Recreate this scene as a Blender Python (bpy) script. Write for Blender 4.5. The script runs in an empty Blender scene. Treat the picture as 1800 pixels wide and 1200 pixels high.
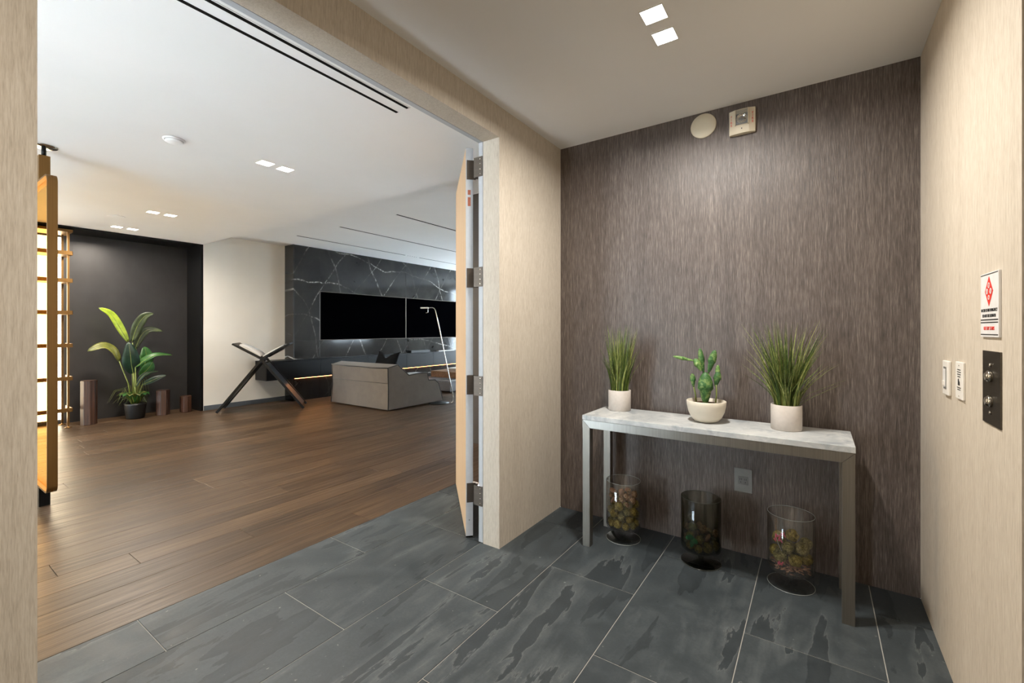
import bpy, bmesh, math, random
from mathutils import Vector, Matrix

scene = bpy.context.scene
C = bpy.data.collections.new('apartment'); scene.collection.children.link(C)

# ------------------------------------------------------------------ camera, world, exposure
F, HY, CAMH = 780.0, 579.0, 1.30            # focal length and horizon in the 1800x1200 frame
TH = math.atan(535 / 780.0)
cam = bpy.data.cameras.new('camera'); cam.sensor_width = 36; cam.lens = F / 1800 * 36
cam.shift_y = (HY - 600) / 1800; cam.clip_start = 0.02
co = bpy.data.objects.new('camera', cam); C.objects.link(co)
co.location = (0, 0, CAMH); co.rotation_euler = (math.pi / 2, 0, TH)
scene.camera = co
world = bpy.data.worlds.new('world'); scene.world = world; world.use_nodes = True
bgn = world.node_tree.nodes['Background']
bgn.inputs[0].default_value = (0.80, 0.90, 1.0, 1); bgn.inputs[1].default_value = 21.0
vs = scene.view_settings
vs.view_transform = 'Standard'; vs.look = 'None'; vs.gamma = 1; vs.use_curve_mapping = False
vs.exposure = 0.65
scene.cycles.max_bounces = 10; scene.cycles.diffuse_bounces = 6
scene.cycles.transparent_max_bounces = 24
scene.cycles.sample_clamp_indirect = 4.0
LAMP_V, LAMP_L = 14.5, 16.0                # watts of each vestibule / living-room downlight

# ------------------------------------------------------------------ pixel helpers (1800x1200)
SN, CS = math.sin(TH), math.cos(TH)
def ray(px, py): return Vector((-SN * F + CS * (px - 900), CS * F + SN * (px - 900), HY - py))
def on_z(px, py, z=0.0):
    a = ray(px, py); k = (z - CAMH) / a.z; return Vector((a.x * k, a.y * k, z))
def on_x(px, py, X):
    a = ray(px, py); k = X / a.x; return Vector((X, a.y * k, CAMH + a.z * k))
def on_y(px, py, Y):
    a = ray(px, py); k = Y / a.y; return Vector((a.x * k, Y, CAMH + a.z * k))

# ------------------------------------------------------------------ materials
def lin(c):
    def f(v):
        v /= 255.0
        return v / 12.92 if v <= 0.04045 else ((v + 0.055) / 1.055) ** 2.4
    return (f(c[0]), f(c[1]), f(c[2]), 1)
class N:
    def __init__(s, name):
        s.m = bpy.data.materials.new(name); s.m.use_nodes = True
        s.t = s.m.node_tree; s.b = s.t.nodes['Principled BSDF']; s.out = s.t.nodes['Material Output']
    def n(s, typ, **kw):
        o = s.t.nodes.new(typ)
        for k, v in kw.items():
            if k in o.inputs.keys() if isinstance(k, str) else False: o.inputs[k].default_value = v
            else: setattr(o, k, v)
        return o
    def l(s, a, b): s.t.links.new(a, b)
    def coord(s, scale=(1, 1, 1), kind='Object', rnd=False):
        c = s.n('ShaderNodeTexCoord'); m = s.n('ShaderNodeMapping'); s.l(c.outputs[kind], m.inputs['Vector'])
        m.inputs['Scale'].default_value = scale
        if rnd:
            oi = s.n('ShaderNodeObjectInfo'); mu = s.n('ShaderNodeVectorMath', operation='SCALE')
            mu.inputs[0].default_value = (37.0, 71.0, 53.0); s.l(oi.outputs['Random'], mu.inputs['Scale'])
            s.l(mu.outputs[0], m.inputs['Location'])
        return m.outputs[0]
    def noise(s, vec, scale=5, detail=4, rough=.5, dist=0):
        o = s.n('ShaderNodeTexNoise'); s.l(vec, o.inputs['Vector'])
        o.inputs['Scale'].default_value = scale; o.inputs['Detail'].default_value = detail
        o.inputs['Roughness'].default_value = rough; o.inputs['Distortion'].default_value = dist
        return o.outputs['Fac']
    def ramp(s, fac, stops, interp='LINEAR'):
        o = s.n('ShaderNodeValToRGB'); s.l(fac, o.inputs[0]); cr = o.color_ramp; cr.interpolation = interp
        while len(cr.elements) < len(stops): cr.elements.new(.5)
        for e, (p, c) in zip(cr.elements, stops):
            e.position = p; e.color = c if len(c) == 4 else lin(c)
        return o.outputs[0]
    def mix(s, fac, a, b, mode='MIX'):
        o = s.n('ShaderNodeMix', data_type='RGBA', blend_type=mode)
        for sock, v in ((o.inputs['Factor'], fac), (o.inputs[6], a), (o.inputs[7], b)):
            if isinstance(v, (int, float)): sock.default_value = v
            elif isinstance(v, tuple): sock.default_value = v if len(v) == 4 else lin(v)
            else: s.l(v, sock)
        return o.outputs[2]
    def math(s, op, a, b=0.0):
        o = s.n('ShaderNodeMath', operation=op)
        for i, v in enumerate((a, b)):
            if isinstance(v, (int, float)): o.inputs[i].default_value = v
            else: s.l(v, o.inputs[i])
        return o.outputs[0]
    def bump(s, h, strength=.2, dist=.01):
        o = s.n('ShaderNodeBump'); o.inputs['Strength'].default_value = strength; o.inputs['Distance'].default_value = dist
        s.l(h, o.inputs['Height']); s.l(o.outputs[0], s.b.inputs['Normal'])
    def set(s, color=None, rough=None, metal=None, spec=None):
        for key, v in (('Base Color', color), ('Roughness', rough), ('Metallic', metal), ('Specular IOR Level', spec)):
            if v is None: continue
            if isinstance(v, (int, float)): s.b.inputs[key].default_value = v
            elif isinstance(v, tuple): s.b.inputs[key].default_value = v if len(v) == 4 else lin(v)
            else: s.l(v, s.b.inputs[key])
        return s.m

def plain(name, color, rough=.5, metal=0, spec=.5, var=.06, scale=30, bump=0.0):
    """painted / moulded surface with a little mottling"""
    m = N(name); v = m.coord()
    f = m.noise(v, scale, 3)
    c = lin(color); a = tuple(min(1, x * (1 - var)) for x in c[:3]) + (1,); b = tuple(min(1, x * (1 + var)) for x in c[:3]) + (1,)
    col = m.ramp(f, [(.3, a), (.7, b)])
    if bump: m.bump(f, bump, .004)
    return m.set(col, rough, metal, spec)
def emit(name, color, strength):
    m = N(name); m.set((0, 0, 0, 1), 1); m.b.inputs['Emission Color'].default_value = lin(color)
    m.b.inputs['Emission Strength'].default_value = strength; return m.m
def thin_glass(name, tint, rough=.02, boost=1.0, base=0.0):
    m = N(name); t = m.t
    tr = m.n('ShaderNodeBsdfTransparent'); tr.inputs[0].default_value = tint
    gl = m.n('ShaderNodeBsdfGlossy'); gl.inputs['Roughness'].default_value = rough
    lw = m.n('ShaderNodeLayerWeight'); lw.inputs['Blend'].default_value = .5
    f = m.math('MINIMUM', m.math('ADD', m.math('MULTIPLY', m.math('POWER', lw.outputs['Facing'], 3.2), .8 * boost), .03 + base), .92)
    mx = m.n('ShaderNodeMixShader'); m.l(f, mx.inputs[0]); m.l(tr.outputs[0], mx.inputs[1]); m.l(gl.outputs[0], mx.inputs[2])
    m.l(mx.outputs[0], m.out.inputs[0]); return m.m

def wallpaper(name, lo, mid, hi, rough, spec, bump, contrast=.2, fine=230, zf=9):
    m = N(name)
    a = m.noise(m.coord((fine, fine, zf)), 1, 3, .6)
    b = m.noise(m.coord((fine * .3, fine * .3, zf * .3)), 1, 2, .5)
    c = m.noise(m.coord((14, 14, .35)), 1, 2)
    f = m.math('ADD', m.math('MULTIPLY', a, .6), m.math('ADD', m.math('MULTIPLY', b, .28), m.math('MULTIPLY', c, .12)))
    col = m.ramp(f, [(.5 - contrast, lo), (.5, mid), (.5 + contrast, hi)])
    m.bump(a, bump, .002)
    return m.set(col, rough, 0, spec)
M = {}
M['paper'] = wallpaper('beige_grasscloth', (172, 160, 144), (197, 186, 170), (212, 203, 189), .62, .3, .3, .19, 400, 28)
M['paper_dark'] = wallpaper('dark_textured_wallpaper', (46, 39, 36), (86, 76, 70), (131, 119, 111), .42, .45, .6, .2, 420, 17)
M['ceil'] = plain('ceiling_paint', (238, 237, 234), .8, 0, .2, .015, 2)
M['wall'] = plain('white_wall_paint', (224, 220, 211), .7, 0, .3, .02, 3)
M['base'] = plain('grey_baseboard_paint', (78, 84, 90), .5)
M['trimw'] = plain('pale_grey_metal_paint', (182, 185, 188), .5, 0, .5, .03)
M['black'] = plain('matt_black', (9, 9, 10), .5)
M['gap'] = plain('black_slot', (5, 5, 5), .8, 0, .1)
M['brown'] = plain('dark_brown_panel', (52, 42, 34), .55)

def slate():
    m = N('grey_slate'); v = m.coord((1, 1, 1), rnd=True)
    stretch = m.coord((4.2, .8, 1), rnd=True)
    big = m.noise(stretch, 1.1, 9, .56, .35)
    steps = m.ramp(big, [(.0, (.2, .2, .2, 1)), (.41, (.3, .3, .3, 1)), (.416, (.75, .75, .75, 1)), (.49, (.5, .5, .5, 1)), (.58, (.55, .55, .55, 1)), (.586, (.2, .2, .2, 1)), (.66, (.35, .35, .35, 1)), (1, (.7, .7, .7, 1))])
    ridge = m.ramp(m.math('ABSOLUTE', m.math('SUBTRACT', big, .413)), [(0, (1, 1, 1, 1)), (.006, (0, 0, 0, 1))])
    mid = m.noise(v, 7, 6, .6, .3); fine = m.noise(v, 90, 4, .7)
    f = m.math('ADD', m.math('MULTIPLY', steps, .5), m.math('ADD', m.math('MULTIPLY', mid, .35), m.math('MULTIPLY', fine, .15)))
    col = m.ramp(f, [(.26, (28, 33, 36)), (.5, (58, 64, 67)), (.74, (98, 103, 104))])
    oi = m.n('ShaderNodeObjectInfo')
    col = m.mix(.35, col, m.ramp(oi.outputs['Random'], [(0, (48, 53, 56)), (1, (70, 75, 77))]))
    fleck = m.ramp(m.noise(m.coord((1, 1, 1), rnd=True), 45, 2, .5), [(.74, (0, 0, 0, 1)), (.78, (1, 1, 1, 1))])
    col = m.mix(m.math('MULTIPLY', fleck, .25), col, (190, 190, 184))
    col = m.mix(m.math('MULTIPLY', ridge, .2), col, (150, 152, 150))
    h = m.math('ADD', m.math('MULTIPLY', steps, .7), m.math('MULTIPLY', fine, .22)); m.bump(h, .28, .006)
    return m.set(col, m.ramp(mid, [(.3, (.40, .40, .40, 1)), (.7, (.58, .58, .58, 1))]), 0, .3)
M['slate'] = slate()
M['grout'] = plain('pale_grout', (164, 161, 154), .9, 0, .1)
def wood():
    m = N('brown_oak_boards')
    g = m.noise(m.coord((26, 1.1, 1), rnd=True), 1.6, 7, .62, .5)
    g2 = m.noise(m.coord((110, 2.2, 1), rnd=True), 1, 3, .6)
    b = m.noise(m.coord((3, .6, 1), rnd=True), 1.5, 3)
    f = m.math('ADD', m.math('MULTIPLY', g, .6), m.math('ADD', m.math('MULTIPLY', g2, .22), m.math('MULTIPLY', b, .18)))
    col = m.ramp(f, [(.31, (18, 13, 9)), (.42, (52, 39, 27)), (.54, (78, 60, 43)), (.69, (118, 94, 70))])
    oi = m.n('ShaderNodeObjectInfo')
    col = m.mix(.4, col, m.ramp(oi.outputs['Random'], [(0, (48, 36, 25)), (.5, (70, 54, 39)), (1, (94, 74, 54))]))
    m.bump(m.math('ADD', g, m.math('MULTIPLY', g2, .5)), .3, .004)
    return m.set(col, m.ramp(g, [(.3, (.46, .46, .46, 1)), (.7, (.32, .32, .32, 1))]), 0, .3)
M['wood'] = wood()
M['underlay'] = plain('dark_floor_joint', (24, 19, 15), .9, 0, .1)
def marble_black():
    m = N('black_veined_marble'); v = m.coord()
    cloud = m.noise(v, 2.2, 6, .6, .4)
    base = m.ramp(cloud, [(.3, (24, 24, 25)), (.7, (48, 47, 46))])
    def vein(rot, scale, width, dist, detail=3):
        c = m.n('ShaderNodeTexCoord'); mp = m.n('ShaderNodeMapping'); m.l(c.outputs['Object'], mp.inputs[0])
        mp.inputs['Rotation'].default_value = (rot, 0, 0)
        wv = m.n('ShaderNodeTexWave', wave_type='BANDS', bands_direction='Z'); m.l(mp.outputs[0], wv.inputs['Vector'])
        wv.inputs['Scale'].default_value = scale; wv.inputs['Distortion'].default_value = dist; wv.inputs['Detail'].default_value = detail; wv.inputs['Detail Scale'].default_value = .7
        return m.ramp(wv.outputs['Fac'], [(1 - width, (0, 0, 0, 1)), (1, (1, 1, 1, 1))])
    v1 = vein(.12, .42, .004, 6.5, 5); v2 = vein(-.95, .50, .0009, 6.0, 3); v3 = vein(1.15, .36, .0008, 7.0, 3)
    gate = m.ramp(m.noise(v, 1.3, 2), [(.46, (0, 0, 0, 1)), (.62, (1, 1, 1, 1))])
    fine = m.ramp(m.noise(m.coord((1, 26, 14)), 1, 3, .6), [(.40, (.05, .05, .05, 1)), (.62, (1, 1, 1, 1))])
    a = m.math('MULTIPLY', m.math('MAXIMUM', v1, m.math('MULTIPLY', v3, .5)), fine)
    a = m.math('MULTIPLY', m.math('MAXIMUM', a, m.math('MULTIPLY', m.math('MULTIPLY', v2, fine), .5)), m.math('ADD', m.math('MULTIPLY', gate, .75), .08))
    col = m.mix(a, base, (214, 212, 206))
    return m.set(col, .1, 0, .35)
M['marble_black'] = marble_black()
def marble_white():
    m = N('white_marble'); v = m.coord((1, 1, 1))
    c = m.noise(v, 9, 7, .62, .9); d = m.noise(v, 2.6, 5, .6, 1.5)
    col = m.mix(m.ramp(d, [(.4, (0, 0, 0, 1)), (.62, (.6, .6, .6, 1))]), m.ramp(c, [(.36, (190, 193, 192)), (.52, (212, 212, 209)), (.66, (160, 165, 168))]), (148, 154, 158))
    return m.set(col, .3, 0, .45)
M['marble_white'] = marble_white()
def brushed(name, color, rough, metal=1.0, sc=(3, 3, 240), bump=.06):
    m = N(name); f = m.noise(m.coord(sc), 1, 3, .6); c = lin(color)
    col = m.ramp(f, [(.3, tuple(x * .88 for x in c[:3]) + (1,)), (.7, tuple(min(1, x * 1.1) for x in c[:3]) + (1,))])
    m.bump(f, bump, .001); return m.set(col, rough, metal, .5)
M['steel'] = brushed('brushed_steel', (146, 140, 131), .42, 1.0, (240, 240, 3))
M['hinge'] = brushed('satin_nickel', (92, 84, 76), .5, .8)
M['plate_steel'] = brushed('dark_brushed_plate', (96, 90, 82), .42)
M['brass'] = brushed('brushed_brass', (116, 86, 47), .45, .85, (2, 200, 2))
M['black_steel'] = brushed('blackened_steel', (66, 65, 65), .36, .55, (3, 3, 2.0), .04)
M['cab'] = plain('black_satin_lacquer', (9, 9, 10), .38, 0, .22)
M['screen'] = plain('black_screen', (2, 2, 3), .2, 0, .0)
M['chrome'] = plain('polished_nickel', (190, 186, 178), .15, 1.0, .5, .02)
M['amber'] = thin_glass('amber_glass', (0.93, 0.72, 0.40, 1), .05, .05)
M['glass'] = thin_glass('clear_glass', (0.97, 0.975, 0.97, 1), .05, 1.0, .035)
M['smoke'] = thin_glass('smoked_glass', (0.60, 0.61, 0.56, 1), .05, 1.0, .01)
M['glass_edge'] = plain('glass_edge', (150, 154, 150), .15, 0, .6); M['smoke_edge'] = plain('smoked_glass_edge', (70, 70, 64), .15, 0, .6)
M['pane'] = thin_glass('window_glass', (0.93, 0.96, 0.97, 1), .01, 1.0)
def fabric(name, color, weave=500):
    m = N(name); a = m.noise(m.coord((1, 1, 1)), weave, 2); b = m.noise(m.coord(), 7, 4, .6); c = lin(color)
    f = m.math('ADD', m.math('MULTIPLY', a, .4), m.math('MULTIPLY', b, .6))
    col = m.ramp(f, [(.3, tuple(x * .82 for x in c[:3]) + (1,)), (.7, tuple(min(1, x * 1.12) for x in c[:3]) + (1,))])
    m.bump(f, .15, .003); m.b.inputs['Sheen Weight'].default_value = .25
    return m.set(col, .9, 0, .2)
M['suede'] = fabric('taupe_suede', (98, 90, 83))
M['piping'] = fabric('charcoal_piping', (34, 31, 30))
M['cushion'] = fabric('black_cushion', (9, 9, 10)); M['cushion'].node_tree.nodes['Principled BSDF'].inputs['Sheen Weight'].default_value = 0
def veneer(name, lo, hi, sc=(60, 60, 2), rough=.5):
    m = N(name); f = m.noise(m.coord(sc), 1, 4, .6, .4); m.bump(f, .1, .002)
    return m.set(m.ramp(f, [(.3, lo), (.7, hi)]), rough, 0, .4)
M['birch'] = veneer('pale_birch_veneer', (176, 147, 115), (196, 168, 136))
M['rosewood'] = veneer('rough_dark_wood', (24, 15, 11), (84, 54, 38), (55, 55, 1.6), .45)
M['tray'] = veneer('walnut_tray', (104, 80, 60), (146, 116, 90), (30, 3, 30))
M['stone_pot'] = plain('pale_stoneware', (196, 187, 178), .7, 0, .3, .04, 60, .05)
M['bowl'] = plain('cream_ceramic', (208, 198, 180), .55, 0, .4, .03, 40)
M['soil'] = plain('brown_soil', (84, 56, 38), .95, 0, .1, .5, 90, .8)
def leafy(name, lo, mid, hi, scale=(1, 1, 1), ns=40, rough=.45):
    m = N(name); f = m.noise(m.coord(scale), ns, 4, .6, .4)
    oi = m.n('ShaderNodeObjectInfo')
    m.bump(f, .15, .002)
    m.b.inputs['Subsurface Weight'].default_value = 0
    return m.set(m.ramp(f, [(.3, lo), (.5, mid), (.7, hi)]), rough, 0, .4)
M['grass'] = leafy('reed_grass', (40, 56, 20), (88, 104, 46), (160, 160, 96), (1, 1, .1), 170)
M['grass_pale'] = leafy('pale_reed_grass', (96, 110, 48), (132, 140, 74), (176, 172, 112), (1, 1, .1), 170)
M['grass_deep'] = leafy('deep_reed_grass', (30, 44, 14), (58, 78, 28), (90, 108, 46), (1, 1, .1), 170)
M['cactus'] = leafy('cactus_green', (30, 62, 30), (56, 96, 46), (142, 160, 96), (1, 1, 1), 34, .5)
M['cactus_pale'] = leafy('cactus_pale_green', (56, 96, 44), (98, 132, 66), (160, 176, 112), (1, 1, 1), 60, .5)
M['leaf_lime'] = leafy('lime_leaf', (96, 118, 16), (124, 144, 26), (146, 162, 44), (1, 1, 1), 9)
M['leaf_olive'] = leafy('olive_leaf', (62, 66, 22), (90, 92, 34), (116, 114, 48), (1, 1, 1), 9)
M['leaf_dark'] = leafy('dark_leaf', (10, 26, 20), (16, 40, 28), (26, 56, 40), (1, 1, 1), 9, .35)
M['leaf_green'] = leafy('mid_green_leaf', (22, 54, 20), (36, 78, 30), (60, 106, 44), (1, 1, 1), 9, .4)
M['leaf_grey'] = leafy('grey_green_leaf', (28, 36, 22), (44, 54, 32), (66, 76, 48), (1, 1, 1), 9, .4)
M['stem'] = leafy('stem_green', (74, 86, 36), (104, 114, 52), (130, 138, 76), (1, 1, .2), 30)
def fuzzy(name, lo, mid, hi, ns):
    m = N(name); v = m.coord((1, 1, 1), rnd=True); f = m.noise(v, ns, 5, .7, .3); g = m.noise(v, ns * .3, 3, .6)
    m.bump(m.math('ADD', f, g), .5, .006)
    return m.set(m.ramp(m.math('ADD', m.math('MULTIPLY', f, .6), m.math('MULTIPLY', g, .4)), [(.36, lo), (.5, mid), (.64, hi)]), .95, 0, .15)
M['moss'] = fuzzy('moss_ball', (50, 48, 24), (118, 108, 62), (176, 164, 106), 5)
M['moss_y'] = fuzzy('golden_moss_ball', (48, 40, 14), (132, 114, 50), (184, 164, 92), 5)
M['pod'] = fuzzy('dried_pod', (52, 34, 22), (146, 112, 82), (206, 174, 140), 3)
M['shaving'] = leafy('pinkish_wood_shaving', (120, 86, 68), (164, 124, 100), (190, 154, 128), (1, 1, 1), 40, .8)
M['petal'] = plain('pink_petal', (206, 84, 104), .6)
M['leaf_small'] = plain('bright_green_leaf', (34, 128, 62), .5)
M['plastic'] = plain('cream_plastic', (206, 194, 170), .45, 0, .4, .02)
M['white_plastic'] = plain('white_plastic', (232, 228, 220), .4, 0, .5, .02)
M['grey_plate'] = plain('grey_outlet_cover', (116, 114, 110), .5)
M['grey_plate2'] = plain('grey_outlet_face', (98, 96, 93), .5)
M['ink'] = plain('black_ink', (28, 27, 26), .7)
M['red'] = plain('red_ink', (208, 48, 36), .6)
M['signw'] = plain('white_sign_face', (226, 224, 222), .4)
M['paper_page'] = plain('book_pages', (196, 194, 190), .8, 0, .2, .05, 80)
M['ivory'] = plain('ivory_leather', (226, 214, 186), .6)
M['grey_lacquer'] = plain('grey_lacquer', (120, 122, 126), .5)
M['lens'] = emit('downlight_lens', (255, 252, 246), 14.0)
M['shelf_glow'] = emit('backlit_panel', (255, 238, 204), 9.0)
M['led'] = emit('warm_led_strip', (255, 168, 96), 15.0)
M['reflector'] = plain('strobe_reflector', (206, 204, 196), .12, .9, .5, .1, 200)
M['copper'] = plain('copper_label', (150, 84, 60), .5)

# ------------------------------------------------------------------ mesh helpers
MAT = {}                                     # world matrix of every parent
def bm_box(bm, x0, x1, y0, y1, z0, z1, bevel=0.0, seg=2, m=None):
    t = bmesh.new()
    bmesh.ops.create_cube(t, size=1)
    for v in t.verts:
        v.co = Vector((x0 + (v.co.x + .5) * (x1 - x0), y0 + (v.co.y + .5) * (y1 - y0), z0 + (v.co.z + .5) * (z1 - z0)))
    if bevel: bmesh.ops.bevel(t, geom=t.edges[:], offset=bevel, segments=seg, profile=.5, affect='EDGES')
    join(bm, t, m); return bm
def join(bm, t, m=None):
    mp = {}
    for v in t.verts: mp[v] = bm.verts.new(m @ v.co if m else v.co)
    for f in t.faces:
        try: nf = bm.faces.new([mp[v] for v in f.verts]); nf.smooth = f.smooth
        except ValueError: pass
    t.free()
def tube(bm, pts, r, seg=10, caps=True):
    pts = [Vector(p) for p in pts]; n = len(pts)
    rs = r if isinstance(r, (list, tuple)) else [r] * n
    tg = [(pts[min(i + 1, n - 1)] - pts[max(i - 1, 0)]).normalized() for i in range(n)]
    up = Vector((0, 0, 1)) if abs(tg[0].z) < .9 else Vector((1, 0, 0))
    nrm = (up - tg[0] * up.dot(tg[0])).normalized(); rings = []
    for i in range(n):
        nrm = (nrm - tg[i] * nrm.dot(tg[i])).normalized(); b = tg[i].cross(nrm)
        rings.append([bm.verts.new(pts[i] + (nrm * math.cos(a) + b * math.sin(a)) * rs[i]) for a in [2 * math.pi * k / seg for k in range(seg)]])
    for i in range(n - 1):
        for k in range(seg):
            f = bm.faces.new((rings[i][k], rings[i][(k + 1) % seg], rings[i + 1][(k + 1) % seg], rings[i + 1][k])); f.smooth = True
    if caps:
        bm.faces.new(rings[0][::-1]); bm.faces.new(rings[-1])
def lathe(bm, prof, c=(0, 0, 0), seg=40, m=None):
    c = Vector(c); rings = []
    X = (lambda p: m @ p) if m else (lambda p: p)
    for r, z in prof:
        if r < 1e-6: rings.append([bm.verts.new(X(c + Vector((0, 0, z))))])
        else: rings.append([bm.verts.new(X(c + Vector((r * math.cos(2 * math.pi * k / seg), r * math.sin(2 * math.pi * k / seg), z)))) for k in range(seg)])
    for a, b in zip(rings, rings[1:]):
        for k in range(seg):
            k2 = (k + 1) % seg
            vs_ = ([a[0]] if len(a) == 1 else [a[k], a[k2]]) + ([b[0]] if len(b) == 1 else [b[k2], b[k]])
            if len(vs_) > 2: f = bm.faces.new(vs_); f.smooth = True
def prism(bm, poly, axis, a0, a1, bevel=0.0, seg=3):
    """extrude a 2D polygon along an axis: 0 -> poly is (y,z), 1 -> (x,z), 2 -> (x,y)"""
    t = bmesh.new()
    def P(p, a): return Vector((a, p[0], p[1])) if axis == 0 else Vector((p[0], a, p[1])) if axis == 1 else Vector((p[0], p[1], a))
    lo = [t.verts.new(P(p, a0)) for p in poly]; hi = [t.verts.new(P(p, a1)) for p in poly]; n = len(poly)
    t.faces.new(lo[::-1]); t.faces.new(hi)
    for i in range(n): t.faces.new((lo[i], lo[(i + 1) % n], hi[(i + 1) % n], hi[i]))
    bmesh.ops.recalc_face_normals(t, faces=t.faces[:])
    if bevel: bmesh.ops.bevel(t, geom=t.edges[:], offset=bevel, segments=seg, profile=.5, affect='EDGES')
    join(bm, t)
def ellipsoid(bm, c, axis, r, side=None, sub=3, rough=0.0, seed=0):
    """r = (half width, half thickness, half length along axis)"""
    t = bmesh.new(); bmesh.ops.create_icosphere(t, subdivisions=sub, radius=1)
    z = Vector(axis).normalized(); s = Vector(side) if side else (Vector((1, 0, 0)) if abs(z.x) < .9 else Vector((0, 1, 0)))
    x = (s - z * s.dot(z)).normalized(); y = z.cross(x); rnd = random.Random(seed)
    for v in t.verts:
        k = 1 + rough * (rnd.random() - .5); q = v.co * k
        v.co = Vector(c) + x * q.x * r[0] + y * q.y * r[1] + z * q.z * r[2]
    for f in t.faces: f.smooth = True
    join(bm, t)
def root(name, loc, label, cat, group=None, rz=0.0, kind=None):
    o = bpy.data.objects.new(name, None); C.objects.link(o); o.empty_display_size = .05
    o.location = loc; o.rotation_euler = (0, 0, rz)
    MAT[o] = Matrix.Translation(Vector(loc)) @ Matrix.Rotation(rz, 4, 'Z')
    tag(o, label, cat, group, kind); return o
def tag(o, label=None, cat=None, group=None, kind=None):
    if label: o['label'] = label
    if cat: o['category'] = cat
    if group: o['group'] = group
    if kind: o['kind'] = kind
    return o
def obj(name, bm, mat, parent=None, local=False, recalc=True, origin=None):
    """link a bmesh (in world space unless local) as one mesh object"""
    if recalc: bmesh.ops.recalc_face_normals(bm, faces=bm.faces[:])
    PM = MAT.get(parent, Matrix.Identity(4)) if parent else Matrix.Identity(4)
    off = Matrix.Identity(4)
    if not local and parent: bm.transform(PM.inverted())
    if origin is not None:
        off = Matrix.Translation(PM.inverted() @ Vector(origin) if (parent and not local) else Vector(origin)); bm.transform(off.inverted())
    me = bpy.data.meshes.new(name); bm.to_mesh(me); bm.free()
    if isinstance(mat, (list, tuple)):
        for k in mat: me.materials.append(M[k])
    else: me.materials.append(M[mat])
    o = bpy.data.objects.new(name, me); C.objects.link(o)
    o.location = off.translation
    if parent: o.parent = parent
    MAT[o] = PM @ off
    return o
def box(name, x, y, z, mat, parent=None, bevel=0.0, local=False, seg=2):
    return obj(name, bm_box(bmesh.new(), x[0], x[1], y[0], y[1], z[0], z[1], bevel, seg), mat, parent, local)
def struct(name, boxes, mat, bevel=0.0):
    bm = bmesh.new()
    for b in boxes: bm_box(bm, *b, bevel)
    return tag(obj(name, bm, mat), kind='structure')
def part_tag(o, label): o['label'] = label; return o
def dup_tree(o, parent=None, loc=None):
    c = o.copy(); C.objects.link(c); c.parent = parent
    if loc is not None: c.location = loc
    MAT[c] = (MAT[parent] if parent else Matrix.Identity(4)) @ Matrix.Translation(c.location)
    for ch in list(o.children): dup_tree(ch, c)
    return c
def text_bm(s, size, m, extrude=.0004, align='CENTER', xs=1.0):
    cu = bpy.data.curves.new('lettering', 'FONT'); cu.body = s; cu.size = size; cu.align_x = align; cu.align_y = 'CENTER'; cu.extrude = extrude
    o = bpy.data.objects.new('lettering', cu); C.objects.link(o)
    dg = bpy.context.evaluated_depsgraph_get(); me = bpy.data.meshes.new_from_object(o.evaluated_get(dg))
    bm = bmesh.new(); bm.from_mesh(me); bm.transform(m @ Matrix.Diagonal((xs, 1, 1, 1)))
    bpy.data.objects.remove(o); bpy.data.meshes.remove(me); bpy.data.curves.remove(cu)
    return bm

# ------------------------------------------------------------------ structure
XL, XLB, XR, YB = -1.549, -1.670, 0.416, 2.890      # vestibule planes
OP0, OP1, HEAD = 0.235, 2.1246, 2.440                # opening in the left wall
ZV, ZL, ZH = 2.622, 2.660, 2.845                     # ceilings: vestibule, living low, living high
XW, YE0, YE1 = -8.10, -7.0, 11.5                     # living room far wall and ends
ALC = -8.62; YA0, YA1 = -.55, 3.06
EL0, EL1 = .46, 1.606                                # elevator opening
Y0 = -1.3

struct('wall_back', [(XL, XR, YB, YB + .12, -.05, 2.8)], 'paper_dark')
struct('wall_left', [(XLB, XL, OP1, YB + .12, 0, 2.9), (XLB, XL, Y0 - .1, OP0, 0, 2.9), (XLB, XL, OP0, OP1, HEAD, 2.9)], 'paper')
struct('wall_right', [(XR, XR + .22, EL1, YB + .12, 0, 2.8), (XR, XR + .22, Y0, EL0, 0, 2.8), (XR, XR + .22, EL0, EL1, 2.16, 2.8)], 'paper')
struct('wall_front', [(XL, XR + .22, Y0 - .1, Y0, -.05, 2.8)], 'paper')
struct('ceiling', [(XL, XR, Y0, YB, ZV, ZV + .12)], 'ceil')
struct('ceiling_lower', [(ALC, XLB, YE0, YA1, ZL, ZL + .28)], 'ceil')
struct('ceiling_upper', [(ALC, XLB, YA1, YE1, ZH, ZH + .1)], 'ceil')
struct('wall_living', [(XW - .6, XW, YA1, YE1, -.05, 2.95), (XW - .6, XW, YE0, YA0, -.05, 2.95)], 'wall')
al = struct('wall_alcove', [(ALC - .1, ALC, YA0, YA1, -.05, 2.9)], 'black_steel')
bm = bmesh.new()
for b in ((ALC, XW + .002, YA1 - .035, YA1 + .004, 0, ZL), (ALC, XW, YA0, YA0 + .03, 0, ZL), (ALC, XW, YA0 + .03, YA1 - .035, ZL - .02, ZL)): bm_box(bm, *b)
obj('liner', bm, 'cab', al)
struct('wall_living_right', [(XLB, XL, YB + .12, 9.2, 0, 2.95), (XLB, XL, 10.85, YE1, 0, 2.95), (XLB, XL, 9.2, 10.85, 0, .85), (XLB, XL, 9.2, 10.85, 2.4, 2.95), (XLB, XL, YE0, Y0 - .1, 0, 2.95)], 'wall')
struct('wall_panelled', [(-3.40, XLB, 3.94, 4.50, 0, ZH)], 'brown')
struct('baseboard_living', [(XW, XW + .012, YA1 + .01, 4.388, 0, .075)], 'base', .002)
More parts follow.
